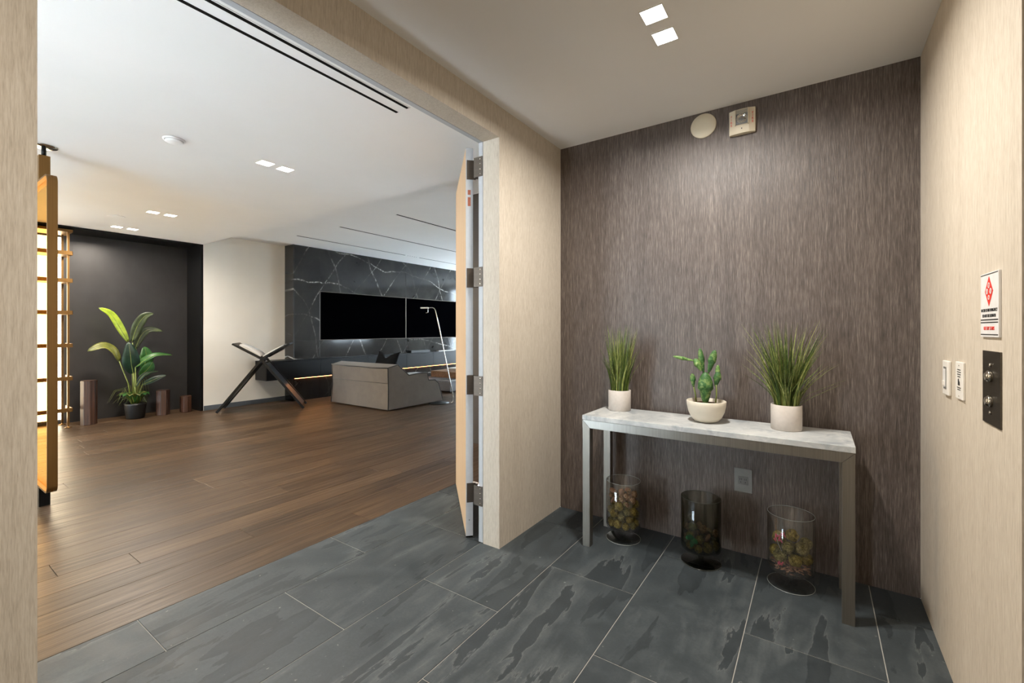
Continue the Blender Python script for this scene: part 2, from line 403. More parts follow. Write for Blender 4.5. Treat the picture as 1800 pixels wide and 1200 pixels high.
# elevator doors in the right wall, beside the camera
dr = struct('door_2', [(XR + .17, XR + .20, EL0, (EL0 + EL1) / 2 - .002, .005, 2.16)], 'steel')
obj('door_panel', bm_box(bmesh.new(), XR + .17, XR + .20, (EL0 + EL1) / 2 + .002, EL1, .005, 2.16), 'steel', dr)
# far-end windows; the near-end pair is unseen, added to bring in daylight
wn = 0
for (yy, s, xs) in ((YE1, 1, (-8.0, -6.5)), (YE0, -1, (-8.0, -6.5))):
    ztop = 2.72 if s > 0 else 2.56
    ya, yb = (yy, yy + .15) if s > 0 else (yy - .15, yy)
    struct('wall_window', [(ALC, XLB, ya, yb, -.05, .12), (ALC, XLB, ya, yb, ztop, 2.95), (ALC, -8.0, ya, yb, .12, ztop), (-5.0, XLB, ya, yb, .12, ztop)], 'wall')
    for x in xs:
        wn += 1; bm = bmesh.new()
        for b in ((x, x + .05, ya, yb, .12, ztop), (x + 1.45, x + 1.5, ya, yb, .12, ztop), (x + .05, x + 1.45, ya, yb, .12, .17), (x + .05, x + 1.45, ya, yb, ztop - .05, ztop)): bm_box(bm, *b)
        w = tag(obj('window_%d' % wn, bm, 'black'), kind='structure')
        box('pane', (x + .05, x + 1.45), ((ya + yb) / 2 - .005, (ya + yb) / 2 + .005), (.17, ztop - .05), 'pane', w)

for y in (9.2, 10.025):
    wn += 1; bm = bmesh.new()
    for b in ((y, y + .05, .85, 2.4), (y + .775, y + .825, .85, 2.4), (y + .05, y + .775, .85, .9), (y + .05, y + .775, 2.35, 2.4)): bm_box(bm, XLB, XL, *b)
    w = tag(obj('window_%d' % wn, bm, 'black'), kind='structure')
    box('pane', (-1.615, -1.605), (y + .05, y + .775), (.9, 2.35), 'pane', w)

# tiled vestibule floor, each slate tile a piece
XT = -2.512
fl = struct('floor_tiled', [(XT, XR + .2, Y0, YB, -.05, -.0025)], 'grout')
cols = [XT, -2.170, -1.690, -1.212, -.738, -.257, .220, XR + .2]
tm = {}
rt = random.Random(4)
for ci in range(7):
    y = (.69 if ci % 2 == 0 else .216) - .96 * 3
    while y < YB:
        a, b = max(y, Y0), min(y + .96, YB); x0, x1 = cols[ci], cols[ci + 1]
        if b - a > .02 and not (ci == 0 and b < -.8):
            w, l = x1 - x0 - .0038, b - a - .0038; key = (round(w, 3), round(l, 3))
            if key not in tm:
                bm = bm_box(bmesh.new(), -w / 2, w / 2, -l / 2, l / 2, -.02, 0, .0012, 1)
                o = obj('tile', bm, 'slate', fl, local=True); tm[key] = o.data
            else:
                o = bpy.data.objects.new('tile', tm[key]); C.objects.link(o); o.parent = fl
            o.location = ((x0 + x1) / 2, (a + b) / 2, 0)
        y += .96
# timber floor, each board a piece
fw = struct('floor_timber', [(ALC, XT, YE0, YE1, -.05, -.003)], 'underlay')
box('floor_margin', (ALC, XT), (9.4, YE1), (-.02, 0), 'wood', fw); box('floor_margin', (ALC, XT), (YE0, -1.6), (-.02, 0), 'wood', fw)
box('floor_margin', (XT, XLB), (2.95, YE1), (-.02, 0), 'wood', fw)
pw = .196; x = XT; row = 0; pm = {}
while x - .03 > ALC:
    x0 = max(x - pw, ALC); y = -1.6 - rt.uniform(0, 1.9)
    while y < 9.4:
        L = rt.choice((1.9, 2.1, 2.1)); a, b = max(y, -1.6), min(y + L, 9.4)
        if b - a > .05:
            w, l = x - x0 - .0016, b - a - .002; key = (round(w, 3), round(l, 2))
            if key not in pm:
                o = obj('plank', bm_box(bmesh.new(), -w / 2, w / 2, -l / 2, l / 2, -.02, 0, .0012, 1), 'wood', fw, local=True); pm[key] = o.data
            else:
                o = bpy.data.objects.new('plank', pm[key]); C.objects.link(o); o.parent = fw
            o.location = ((x + x0) / 2, (a + b) / 2, 0)
        y += L
    x -= pw; row += 1

# ------------------------------------------------------------------ door with four hinges, frame
bm = bmesh.new()
bm_box(bm, -1.704, XLB - .003, OP1, OP1 + .10, .004, 2.475); bm_box(bm, -1.704, XLB - .003, OP0 - .1, OP1, HEAD, 2.475)
bm_box(bm, -1.704, XLB - .003, OP0 - .1, OP0, .004, HEAD)
tag(obj('trim_1', bm, 'trimw'), kind='structure')
DA = math.atan2(.703, -.711)
door = root('door_1', (-1.802, 2.118, 0), 'pale birch door standing open on four nickel hinges', 'door', None, DA, 'structure')
box('door_leaf', (.003, .95), (-.045, 0), (.014, 2.432), 'birch', door, .001, True)
box('edge_strip', (-.001, .003), (-.045, 0), (.014, 2.432), 'trimw', door, 0, True)
for i, (z0, z1) in enumerate(((2.17, 2.20), (2.10, 2.155))):
    box('edge_label', (-.0022, -.001), (-.030, -.012), (z0 - .03, z1 - .03), 'copper', door, 0, True)
box('edge_screw', (-.0022, -.001), (-.024, -.019), (.11, .115), 'ink', door, 0, True)
box('kick_seal', (.0, .95), (-.043, -.002), (.004, .014), 'gap', door, 0, True)
h0 = None
for zc in (2.295, 1.622, .955, .283):
    if h0 is None:
        bm = bmesh.new(); zc0 = zc
        bm_box(bm, -.0045, -.001, -.047, -.006, zc - .06, zc + .06)
        h0 = obj('hinge', bm, 'hinge', door, True)
        kb = bmesh.new(); kx = -1.739; ky = 2.150
        for k in range(5): lathe(kb, [(0, -.0115), (.0075, -.0115), (.0075, .0115), (0, .0115)], (kx, ky, zc - .048 + .024 * k), 14)
        obj('knuckle', kb, 'hinge', h0)
        jb = bmesh.new(); bm_box(jb, kx, XLB - .004, OP1 - .004, OP1 - .0005, zc - .06, zc + .06)
        bm_box(jb, kx - .002, kx + .002, OP1 - .003, ky, zc - .06, zc + .06)
        obj('jamb_leaf', jb, 'hinge', h0)
        cb = bmesh.new(); bm_box(cb, -.0045, -.001, -.062, -.044, zc - .06, zc + .06)
        obj('hinge_web', cb, 'hinge', h0, True)
        sb = bmesh.new()
        for dz in (-.045, -.016, .016, .045):
            lathe(sb, [(0, .0), (.0045, .0), (.0045, .0012), (0, .0012)], (0, 0, 0), 10, Matrix.Translation((-1.690, OP1 - .004, zc + dz)) @ Matrix.Rotation(math.pi / 2, 4, 'X'))
        obj('screw', sb, 'chrome', h0)
    else:
        dup_tree(h0, door, Vector((0, 0, zc - zc0)))

# ------------------------------------------------------------------ console table
TX0, TX1, TY0, TY1, TZ = -1.162, .140, 2.447, 2.812, .786
tb = root('console_table', ((TX0 + TX1) / 2, (TY0 + TY1) / 2, 0), 'console table with white marble top on a brushed steel frame', 'table')
part_tag(box('table_top', (TX0 - .002, TX1 + .002), (TY0 - .002, TY1 + .002), (TZ - .028, TZ), 'marble_white', tb, .0018), 'white grey-veined marble top')
lw = .046
for (x0, y0) in ((TX0, TY0), (TX1 - lw, TY0), (TX0, TY1 - lw), (TX1 - lw, TY1 - lw)):
    box('leg', (x0, x0 + lw), (y0, y0 + lw), (0, TZ - .029 - lw), 'steel', tb, .001)
zr0, zr1 = TZ - .029 - lw, TZ - .0285
def mitre(ya, yb):
    bm = bmesh.new(); prism(bm, [(TX0 + lw, zr0), (TX1 - lw, zr0), (TX1, zr1), (TX0, zr1)], 1, ya, yb, .0006, 1); return bm
M['steel_h'] = brushed('brushed_steel_rail', (172, 168, 160), .3, 1.0, (240, 3, 3))
obj('rail', mitre(TY0, TY0 + lw), 'steel_h', tb); obj('rail', mitre(TY1 - lw, TY1), 'steel_h', tb)
for x0, x1, xi in ((TX0, TX0 + lw, 1), (TX1 - lw, TX1, -1)):
    for ya in (TY0, TY1 - lw):
        bm = bmesh.new(); e = .0008 * xi
        prism(bm, [(x0 - e, zr0 - .0005), (x0 + lw - e, zr0 - .0005), ((x0 - e), zr1)] if xi > 0 else [(x0 - e, zr0 - .0005), (x0 + lw - e, zr0 - .0005), (x0 + lw - e, zr1)], 1, ya, ya + lw)
        obj('mitre_corner', bm, 'steel', tb)
    box('side_rail', (x0, x1), (TY0 + lw, TY1 - lw), (zr0, zr1), 'steel', tb)

# ------------------------------------------------------------------ plants on the table
def blades(bm, c, zb, n, hmin, hmax, spread, rnd, w=.0042, rbase=.052):
    for i in range(n):
        a = rnd.uniform(0, 2 * math.pi); rr = rbase * math.sqrt(rnd.random())
        p0 = Vector((c[0] + rr * math.cos(a), c[1] + rr * math.sin(a), zb))
        h = rnd.uniform(hmin, hmax); a2 = a + rnd.uniform(-.8, .8); lean = spread * (.25 + rr / rbase) * rnd.uniform(.3, 1.15)
        sd = Vector((math.cos(a2), math.sin(a2), 0)); tw = rnd.uniform(0, math.pi); prev = None; mi = rnd.choice((0, 0, 1, 2))
        for k in range(6):
            t = k / 5; p = p0 + Vector((0, 0, 1)) * h * (t - .12 * lean / max(h, .01) * t * t) + sd * lean * t ** 1.7
            ww = w * (1 - t ** 1.5) * rnd.uniform(.9, 1.1) + .00015
            ax = Vector((math.cos(tw), math.sin(tw), 0)) * ww
            q = (bm.verts.new(p - ax), bm.verts.new(p + ax))
            if prev: f = bm.faces.new((prev[0], prev[1], q[1], q[0])); f.smooth = True; f.material_index = mi
            prev = q
def potted_grass(c, label, seed, n, hmin, hmax, spread, extra=()):
    rnd = random.Random(seed)
    r = root('potted_grass', (c[0], c[1], TZ), label, 'plant', 'potted grasses on the console table')
    R, Hh = .070, .128; bm = bmesh.new()
    lathe(bm, [(0, 0), (R - .003, 0), (R, .003), (R, Hh - .002), (R - .002, Hh), (R - .005, Hh), (R - .007, Hh - .002), (R - .007, Hh - .02), (0, Hh - .02)], (c[0], c[1], TZ + .0004), 48)
    obj('pot', bm, 'stone_pot', r)
    bm = bmesh.new(); lathe(bm, [(R - .0075, Hh - .016), (0, Hh - .014)], (c[0], c[1], TZ), 32); obj('soil', bm, 'soil', r)
    bm = bmesh.new(); blades(bm, c, TZ + Hh - .016, n, hmin, hmax, spread, rnd)
    for (p1, p2, p3) in extra: tube(bm, [p1, p2, p3], [.0011, .0009, .0004], 4)
    g = obj('grass_blades', bm, ('grass', 'grass_pale', 'grass_deep'), r, recalc=False); g['kind'] = 'stuff'
    return r
potted_grass((-1.040, 2.735), 'tall narrow potted grass at the left end of the console table', 3, 260, .20, .45, .075)
G2 = (-.128, 2.690)
potted_grass(G2, 'bushy spreading potted grass at the right end of the console table', 8, 300, .18, .47, .14,
    [(on_y(1396, 715, 2.69), on_y(1425, 690, 2.68), on_y(1486, 668, 2.70)), (on_y(1400, 712, 2.70), on_y(1422, 675, 2.70), on_y(1462, 644, 2.72)), (on_y(1398, 715, 2.66), on_y(1430, 697, 2.66), on_y(1478, 676, 2.67))])
# cactus bowl
CB = Vector((-.508, 2.660, TZ))
r = root('potted_cactus', CB, 'paddle cactus in a cream bowl at the middle of the console table', 'plant')
bm = bmesh.new(); R, Hh = .103, .118
prof = [(0, .0), (.045, .0), (.062, .006), (.080, .026), (.094, .058), (.101, .092), (R, Hh - .003), (R - .003, Hh), (R - .007, Hh - .002), (.090, .086), (0, .085)]
lathe(bm, prof, CB + Vector((0, 0, .0004)), 56); obj('bowl', bm, 'bowl', r)
bm = bmesh.new(); lathe(bm, [(.0945, .098), (.05, .104), (0, .1)], CB, 40); obj('soil', bm, 'soil', r)
s = .0032
def pad(px, py, px2, py2, w, thick=.011, mat='cactus', Y=2.66, seed=1, yb=0.0):
    a, b = on_y(px, py, Y), on_y(px2, py2, Y + yb); bm = bmesh.new(); ax = b - a; L = ax.length
    t = bmesh.new(); bmesh.ops.create_icosphere(t, subdivisions=4, radius=1); rnd = random.Random(seed)
    z = ax.normalized(); sd = Vector((1, .25, 0)); x_ = (sd - z * sd.dot(z)).normalized(); y_ = z.cross(x_)
    for v in t.verts:
        q = v.co.copy(); taper = .78 + .22 * q.z if q.z < 0 else 1.0
        k = 1 + .03 * math.sin(q.z * 19 + seed) * math.sin(q.x * 13 + seed * 2)
        v.co = (a + b) / 2 + x_ * q.x * w * taper * k + y_ * q.y * thick * taper * k * 1.2 + z * q.z * L / 2
    for f in t.faces: f.smooth = True
    join(bm, t)
    o = obj('cactus_pad', bm, mat, r)
    nb = bmesh.new()
    for i in range(26):
        u = rnd.uniform(-.85, .85); th_ = rnd.uniform(0, 2 * math.pi); cr = math.sqrt(1 - u * u); tp = .78 + .22 * u if u < 0 else 1
        p = (a + b) / 2 + x_ * math.cos(th_) * cr * w * tp + y_ * math.sin(th_) * cr * thick * tp * 1.2 + z * u * L / 2
        ellipsoid(nb, p, z, (.0014, .0014, .0018), None, 1)
    nb = obj('spine_cluster', nb, 'cactus_pale', o); nb['kind'] = 'stuff'
pad(1240, 712, 1240, 654, .040, .026, 'cactus', 2.650, 1)
pad(1237, 656, 1230, 612, .0165, .010, 'cactus', 2.665, 2)
pad(1245, 656, 1257, 615, .021, .012, 'cactus', 2.660, 3)
pad(1233, 652, 1221, 630, .019, .014, 'cactus_pale', 2.645, 4)
pad(1221, 634, 1183, 626, .0105, .010, 'cactus_pale', 2.640, 5, -.03)
pad(1219, 680, 1217, 656, .0155, .009, 'cactus', 2.665, 6)
pad(1258, 680, 1263, 652, .020, .011, 'cactus', 2.672, 7)
pad(1261, 666, 1262, 641, .0125, .009, 'cactus_pale', 2.675, 8)
for (p, q) in (((1219, 678), (1224, 708)), ((1259, 676), (1258, 708))):
    bm = bmesh.new(); tube(bm, [on_y(*p, 2.668), on_y((p[0] + q[0]) / 2 + 1, (p[1] + q[1]) / 2, 2.668), on_y(*q, 2.668)], .0042, 8); obj('cactus_stem', bm, 'stem', r)

# ------------------------------------------------------------------ vases and what fills them
VZ0, VZ1, VR = .074, .362, .105
vases = [((-.994, 2.677), 'glass', 'clear glass footed vase by the left front table leg'),
         ((-.534, 2.650), 'smoke', 'dark smoked glass footed vase under the middle of the table'),
         ((-.108, 2.675), 'glass', 'clear glass footed vase by the right front table leg')]
v0 = None
for (c, mat, label) in vases:
    r = root('glass_vase', (c[0], c[1], 0), label, 'vase', 'footed glass vases under the console table')
    bm = bmesh.new()
    lathe(bm, [(0, VZ0), (VR - .012, VZ0), (VR - .003, VZ0 + .006), (VR, VZ0 + .016), (VR, VZ1 - .002), (VR - .002, VZ1), (VR - .004, VZ1 - .002), (VR - .004, VZ0 + .018), (VR - .012, VZ0 + .007), (0, VZ0 + .006)], (c[0], c[1], 0), 64)
    obj('bowl', bm, mat, r, recalc=False)
    bm = bmesh.new(); tube(bm, [(c[0] + (VR - .002) * math.cos(2 * math.pi * k / 48), c[1] + (VR - .002) * math.sin(2 * math.pi * k / 48), VZ1 + .0005) for k in range(49)], .0013, 6, False); obj('rim', bm, 'glass_edge' if mat == 'glass' else 'smoke_edge', r)
    bm = bmesh.new(); tube(bm, [(c[0] + (VR - .001) * math.cos(2 * math.pi * k / 48), c[1] + (VR - .001) * math.sin(2 * math.pi * k / 48), .0035) for k in range(49)], .0013, 6, False); obj('base_edge_highlight', bm, 'glass_edge' if mat == 'glass' else 'smoke_edge', r)  # solid ring stands in for the highlight along the foot's edge
    bm = bmesh.new()
    lathe(bm, [(.012, .018), (.015, .030), (.010, .040), (.016, .052), (.010, .062), (.020, .0735)], (c[0], c[1], 0), 24); obj('stem', bm, mat, r)
    bm = bmesh.new()
    lathe(bm, [(0, .0), (VR - .002, .0), (VR, .003), (VR - .004, .0055), (.05, .009), (.014, .018), (0, .018)], (c[0], c[1], 0), 64); obj('base', bm, mat, r)
def pack(n, rad, c, zfloor, rnd, Rin=.099):
    P = [[rnd.uniform(-.06, .06), rnd.uniform(-.06, .06), zfloor + .03 + i * .012, rnd.uniform(*rad)] for i in range(n)]
    for it in range(700):
        for p in P: p[2] -= .0014 if it < 520 else .0001
        for i in range(n):
            for j in range(i):
                a, b = P[i], P[j]; dx, dy, dz = a[0] - b[0], a[1] - b[1], a[2] - b[2]; d = math.sqrt(dx * dx + dy * dy + dz * dz) + 1e-9
                o = (a[3] + b[3]) * 1.0 - d
                if o > 0:
                    k = o / d * .5; a[0] += dx * k; a[1] += dy * k; a[2] += dz * k; b[0] -= dx * k; b[1] -= dy * k; b[2] -= dz * k
        for p in P:
            rr = math.hypot(p[0], p[1]); lim = Rin - p[3]
            if rr > lim: p[0] *= lim / rr; p[1] *= lim / rr
            if p[2] < zfloor + p[3]: p[2] = zfloor + p[3]
    return [(c[0] + p[0], c[1] + p[1], p[2], p[3]) for p in P]
def lump(name, mat, sub, rough, seed, squash=(1, 1, 1)):
    bm = bmesh.new(); ellipsoid(bm, (0, 0, 0), (0, 0, 1), squash, None, sub, rough, seed)
    me = bpy.data.meshes.new(name); bm.to_mesh(me); bm.free(); me.materials.append(M[mat]); return me
balls = [lump('moss_ball', 'moss', 3, .2, 1), lump('moss_ball', 'moss', 3, .2, 2), lump('moss_ball', 'moss_y', 3, .2, 3)]
pods = [lump('dried_pod', 'pod', 2, .35, 4, (1, .62, .8)), lump('dried_pod', 'pod', 2, .35, 5, (.9, .8, .55)), lump('dried_pod', 'shaving', 2, .4, 6, (1, .4, .7))]
def fill(c, n, frac_pod, rad, zf, seed, where, pod_top=True):
    rnd = random.Random(seed); P = pack(n, rad, c, zf, rnd); P.sort(key=lambda p: p[2])
    for i, (x, y, z, rr) in enumerate(P):
        ispod = (i >= n * (1 - frac_pod)) if pod_top else rnd.random() < frac_pod
        me = rnd.choice(pods if ispod else balls)
        o = bpy.data.objects.new('dried_pod' if ispod else 'moss_ball', me); C.objects.link(o)
        o.location = (x, y, z); o.scale = (rr * .925,) * 3; o.rotation_euler = (rnd.uniform(0, 6), rnd.uniform(0, 6), rnd.uniform(0, 6))
        if ispod: tag(o, ('flat pale', 'stubby brown', 'thin pinkish')[(pods[1], pods[0], pods[2]).index(me)] + ' dried pod ' + ('high' if z > zf + .15 else 'low') + ' in the ' + where, 'dried pod', 'dried pods in the ' + where)
        else:
            lev = 'lowest' if z < zf + .05 else 'middle' if z < zf + .11 else 'upper'
            tag(o, ('golden' if me is balls[2] else 'olive') + ' moss ball among the ' + lev + ' ones in the ' + where, 'moss ball', 'moss balls in the ' + where)
fill(vases[0][0], 52, .36, (.021, .030), VZ0 + .0065, 11, 'clear vase by the left table leg')
fill(vases[1][0], 27, .45, (.020, .032), VZ0 + .0065, 12, 'smoked vase', False)
fill(vases[2][0], 12, .0, (.030, .036), VZ0 + .048, 13, 'clear vase by the right table leg')
c = vases[2][0]; bm = bmesh.new(); rnd = random.Random(5)
for i in range(170):
    a = rnd.uniform(0, 6.28); rr = .098 * math.sqrt(rnd.random()) - .014; q = Vector((math.cos(rnd.uniform(0, 6.28)), math.sin(rnd.uniform(0, 6.28)), rnd.uniform(-.2, .2)))
    ellipsoid(bm, (c[0] + rr * math.cos(a), c[1] + rr * math.sin(a), VZ0 + rnd.uniform(.010, .044)), q, (.005, .0018, .013), None, 1)
tag(obj('wood_shavings', bm, 'shaving'), 'layer of pinkish wood shavings in the right clear vase', 'wood shavings', None, 'stuff')
# sprig with pink petals, leaf in the smoked vase
r = root('flower_sprig', (c[0] - .05, c[1] - .06, .20), 'pink flower sprig on a pale stalk in the right clear vase', 'flower')
bm = bmesh.new(); tube(bm, [on_y(1374, 968, 2.605), on_y(1368, 955, 2.60), on_y(1364, 942, 2.60), on_y(1368, 938, 2.60)], .0014, 6); obj('stalk', bm, 'stone_pot', r)
bm = bmesh.new()
for i in range(13):
    p = on_y(1362 + rnd.uniform(0, 18), 936 + rnd.uniform(0, 16), 2.600 + rnd.uniform(-.006, .006)); ellipsoid(bm, p, (rnd.uniform(-1, 1), rnd.uniform(-.3, .3), -1), (.0035, .0018, .009), None, 2)
obj('petals', bm, 'petal', r)
r2 = root('flower_sprig', on_y(1372, 990, 2.60), 'small fallen pink flower head low in the right clear vase', 'flower')
bm = bmesh.new()
for i in range(7): ellipsoid(bm, on_y(1372 + rnd.uniform(-4, 4), 988 + rnd.uniform(-2, 4), 2.592), (rnd.uniform(-1, 1), 0, -1), (.003, .0016, .007), None, 2)
obj('petals', bm, 'petal', r2)
r3 = root('artificial_leaf', on_y(1218, 950, 2.565), 'bright green leaf cluster inside the smoked vase', 'leaf')
bm = bmesh.new()
for (px, py, a) in ((1212, 944, .4), (1220, 950, -.5), (1216, 955, 1.2)): ellipsoid(bm, on_y(px, py, 2.566), (math.cos(a), .0, math.sin(a)), (.014, .003, .022), (0, .2, 1), 2)
obj('leaf', bm, 'leaf_small', r3)

# ------------------------------------------------------------------ devices on the dark wall
bm = bmesh.new(); mt = Matrix.Translation((-.567, YB, 2.538)) @ Matrix.Rotation(math.pi / 2, 4, 'X')
lathe(bm, [(0, 0), (.071, 0), (.0735, .003), (.0735, .006), (.070, .010), (.03, .0125), (0, .013)], (0, 0, 0), 56, mt)
tag(obj('round_cover_plate', bm, 'plastic'), 'round cream cover plate high on the dark wall', 'cover plate')
r = root('fire_alarm_strobe', (-.354, YB, 2.43), 'square cream fire alarm strobe high on the dark wall', 'alarm')
sx0, sx1, sz0, sz1 = -.422, -.286, 2.432, 2.572
bm = bmesh.new(); prism(bm, [(sx0, YB - .001), (sx1, YB - .001), (sx1, YB - .022), (sx1 - .03, YB - .034), (-.354, YB - .037), (sx0 + .03, YB - .034), (sx0, YB - .022)], 2, sz0, sz1, .003, 2); obj('housing', bm, 'plastic', r)
bm = bmesh.new(); prism(bm, [(sx0 + .034, YB - .030), (sx1 - .034, YB - .030), (sx1 - .037, YB - .046), (sx0 + .037, YB - .046)], 2, 2.478, sz1 - .006, .004, 2); obj('lens_cover', bm, 'glass', r)
bm = bmesh.new(); lathe(bm, [(0, .037), (.012, .038), (.024, .042), (.027, .045), (.028, .040)], (0, 0, 0), 28, Matrix.Translation((-.354, YB, 2.515)) @ Matrix.Rotation(math.pi / 2, 4, 'X')); obj('reflector', bm, 'reflector', r)
bm = bmesh.new(); tube(bm, [(-.366, YB - .043, 2.515), (-.342, YB - .043, 2.515)], .003, 8); obj('flash_tube', bm, 'chrome', r)
for xx in (sx0 + .033, sx1 - .037): box('lens_rib', (xx, xx + .004), (YB - .045, YB - .026), (2.478, sz1 - .004), 'plastic', r, .001)
box('lens_well', (sx0 + .037, sx1 - .037), (YB - .0385, YB - .036), (2.482, sz1 - .008), 'grey_lacquer', r)
for k in range(4): box('well_groove', (sx0 + .037, sx1 - .037), (YB - .0395, YB - .038), (2.545 + k * .005, 2.547 + k * .005), 'plastic', r)
box('sounder_hole', (-.357, -.352), (YB - .0385, YB - .036), (2.455, 2.461), 'ink', r)
for k, ch in enumerate('FIRE'):
    for xx, yy in ((sx1 - .013, YB - .0285), (sx0 + .013, YB - .0285)):
        obj('letter', text_bm(ch, .017, Matrix.Translation((xx, yy - .0015, 2.537 - k * .0165)) @ Matrix.Rotation(math.pi / 2, 4, 'X')), 'red', r)
r = root('wall_outlet', (-.335, YB, .36), 'grey outlet plate on the dark wall under the table', 'outlet')
a, b = on_y(1291, 843, YB).x, on_y(1322.5, 843, YB).x; z0, z1 = .356, .492
box('cover', (a, b), (YB - .007, YB), (z0, z1), 'grey_plate', r, .0015); xm = (a + b) / 2
box('socket_face', (xm - .026, xm + .026), (YB - .009, YB - .006), (.40, .448), 'grey_plate2', r, .001)
bm = bmesh.new()
for dx in (-.012, .012):
    for dx2 in (-.004, .004): bm_box(bm, xm + dx + dx2 - .0011, xm + dx + dx2 + .0011, YB - .0096, YB - .0088, .426, .436)
    lathe(bm, [(0, 0), (.0024, 0), (.0024, .0007), (0, .0007)], (0, 0, 0), 10, Matrix.Translation((xm + dx, YB - .0089, .414)) @ Matrix.Rotation(math.pi / 2, 4, 'X'))
obj('socket_holes', bm, 'ink', r)

# ------------------------------------------------------------------ devices on the right wall
RW = Matrix(((0, 0, -1, XR), (-1, 0, 0, 0), (0, 1, 0, 0), (0, 0, 0, 1)))     # local x -> -y, y -> z, z -> -x
def rw(y, z, d): return Matrix.Translation((XR - d, y, z)) @ Matrix(((0, 0, -1, 0), (-1, 0, 0, 0), (0, 1, 0, 0), (0, 0, 0, 1)))
yc = 1.830; zb, zt = 1.278, 1.464
r = root('fire_safety_sign', (XR, yc, zb), 'white fire emergency elevator sign with red emblem on the right wall', 'sign')
box('sign_board', (XR - .006, XR), (yc - .080, yc + .080), (zb, zt), 'signw', r, .001)
def slab(y0, y1, z0, z1, d, mat, name): return box(name, (XR - d - .0005, XR - d), (y0, y1), (z0, z1), mat, r)
slab(yc - .077, yc + .077, 1.4585, 1.461, .006, 'ink', 'rule'); slab(yc - .077, yc + .077, 1.3265, 1.330, .006, 'ink', 'rule')
slab(yc - .077, yc + .077, 1.319, 1.322, .006, 'ink', 'rule'); slab(yc - .077, yc + .077, 1.284, 1.287, .006, 'ink', 'rule')
def flat(pts, d0, d1, bm=None):
    bm = bm or bmesh.new(); prism(bm, pts, 0, XR - d1, XR - d0); return bm
zc = 1.410; dm = [(yc, zc + .043), (yc + .036, zc), (yc, zc - .043), (yc - .036, zc)]
emb = obj('emblem', flat(dm, .006, .0066), 'red', r)
bm = bmesh.new()
for (dy, dz, q) in ((0, .017, .0085), (.016, 0, .0085), (-.016, 0, .0085), (0, -.018, .007)):
    lathe(bm, [(q - .003, 0), (q, 0), (q, .0005), (q - .003, .0005), (q - .003, 0)], (0, 0, 0), 20, rw(yc + dy, zc + dz, .0066))
for (dy, dz, ch) in ((0, .017, 'i'), (.016, 0, 'X'), (-.016, 0, 'X')):
    join(bm, text_bm(ch, .011, rw(yc + dy, zc + dz, .0068)))
obj('emblem_symbols', bm, 'signw', emb)
for s_, z, sz, mat, xs in (('IN CASE OF FIRE EMERGENCY', 1.3555, .0125, 'ink', .86), ('DO NOT USE ELEVATOR', 1.3395, .0125, 'ink', .86), ('USE EXIT STAIRS', 1.303, .0145, 'red', .9)):
    obj('lettering', text_bm(s_, sz, rw(yc, z, .0064), xs=xs), mat, r)
r = root('call_button_panel', (XR, 1.822, 1.027), 'dark brushed metal call panel with two round buttons on the right wall', 'button panel')
box('plate', (XR - .004, XR), (1.744, 1.900), (1.027, 1.238), 'plate_steel', r, .0008)
for zc, zl in ((1.166, 1.198), (1.094, 1.062)):
    bm = bmesh.new(); lathe(bm, [(0, 0), (.0165, 0), (.0165, .006), (.0145, .009), (.0125, .009), (.0115, .012), (0, .013)], (0, 0, 0), 32, rw(1.822, zc, .004)); obj('button', bm, 'chrome', r)
    bm = bmesh.new(); lathe(bm, [(0, 0), (.006, 0), (.005, .004), (0, .005)], (0, 0, 0), 20, rw(1.822, zl, .004)); obj('indicator', bm, 'chrome', r)
r = root('light_switch', (XR, 2.335, 1.049), 'white rocker light switch nearest the dark wall corner', 'switch')
box('cover', (XR - .010, XR), (2.292, 2.380), (1.051, 1.181), 'white_plastic', r, .003)
box('rocker_frame', (XR - .0112, XR - .0095), (2.317, 2.357), (1.074, 1.158), 'grey_plate', r)
box('rocker', (XR - .014, XR - .009), (2.322, 2.352), (1.082, 1.150), 'signw', r, .0015)
box('slider', (XR - .017, XR - .013), (2.328, 2.346), (1.088, 1.105), 'white_plastic', r, .001)
r = root('instruction_plate', (XR, 2.152, 1.058), 'white printed plate between light switch and call panel', 'sign')
box('plate', (XR - .007, XR), (2.104, 2.200), (1.058, 1.187), 'white_plastic', r, .002)
for z, hw in ((1.160, .020), (1.152, .024), (1.144, .022), (1.136, .018), (1.098, .024), (1.091, .020)):
    box('printed_line', (XR - .0075, XR - .007), (2.152 - hw, 2.152 + hw), (z - .0016, z + .0016), 'ink', r)
bm = bmesh.new(); flat([(2.165, 1.106), (2.165, 1.126), (2.155, 1.130), (2.150, 1.122), (2.142, 1.118), (2.140, 1.106)], .007, .0076, bm); obj('pictogram', bm, 'ink', r)
for z in (1.175, 1.070):
    bm = bmesh.new(); lathe(bm, [(0, 0), (.003, 0), (.002, .001), (0, .0012)], (0, 0, 0), 12, rw(2.152, z, .007)); obj('screw', bm, 'chrome', r)

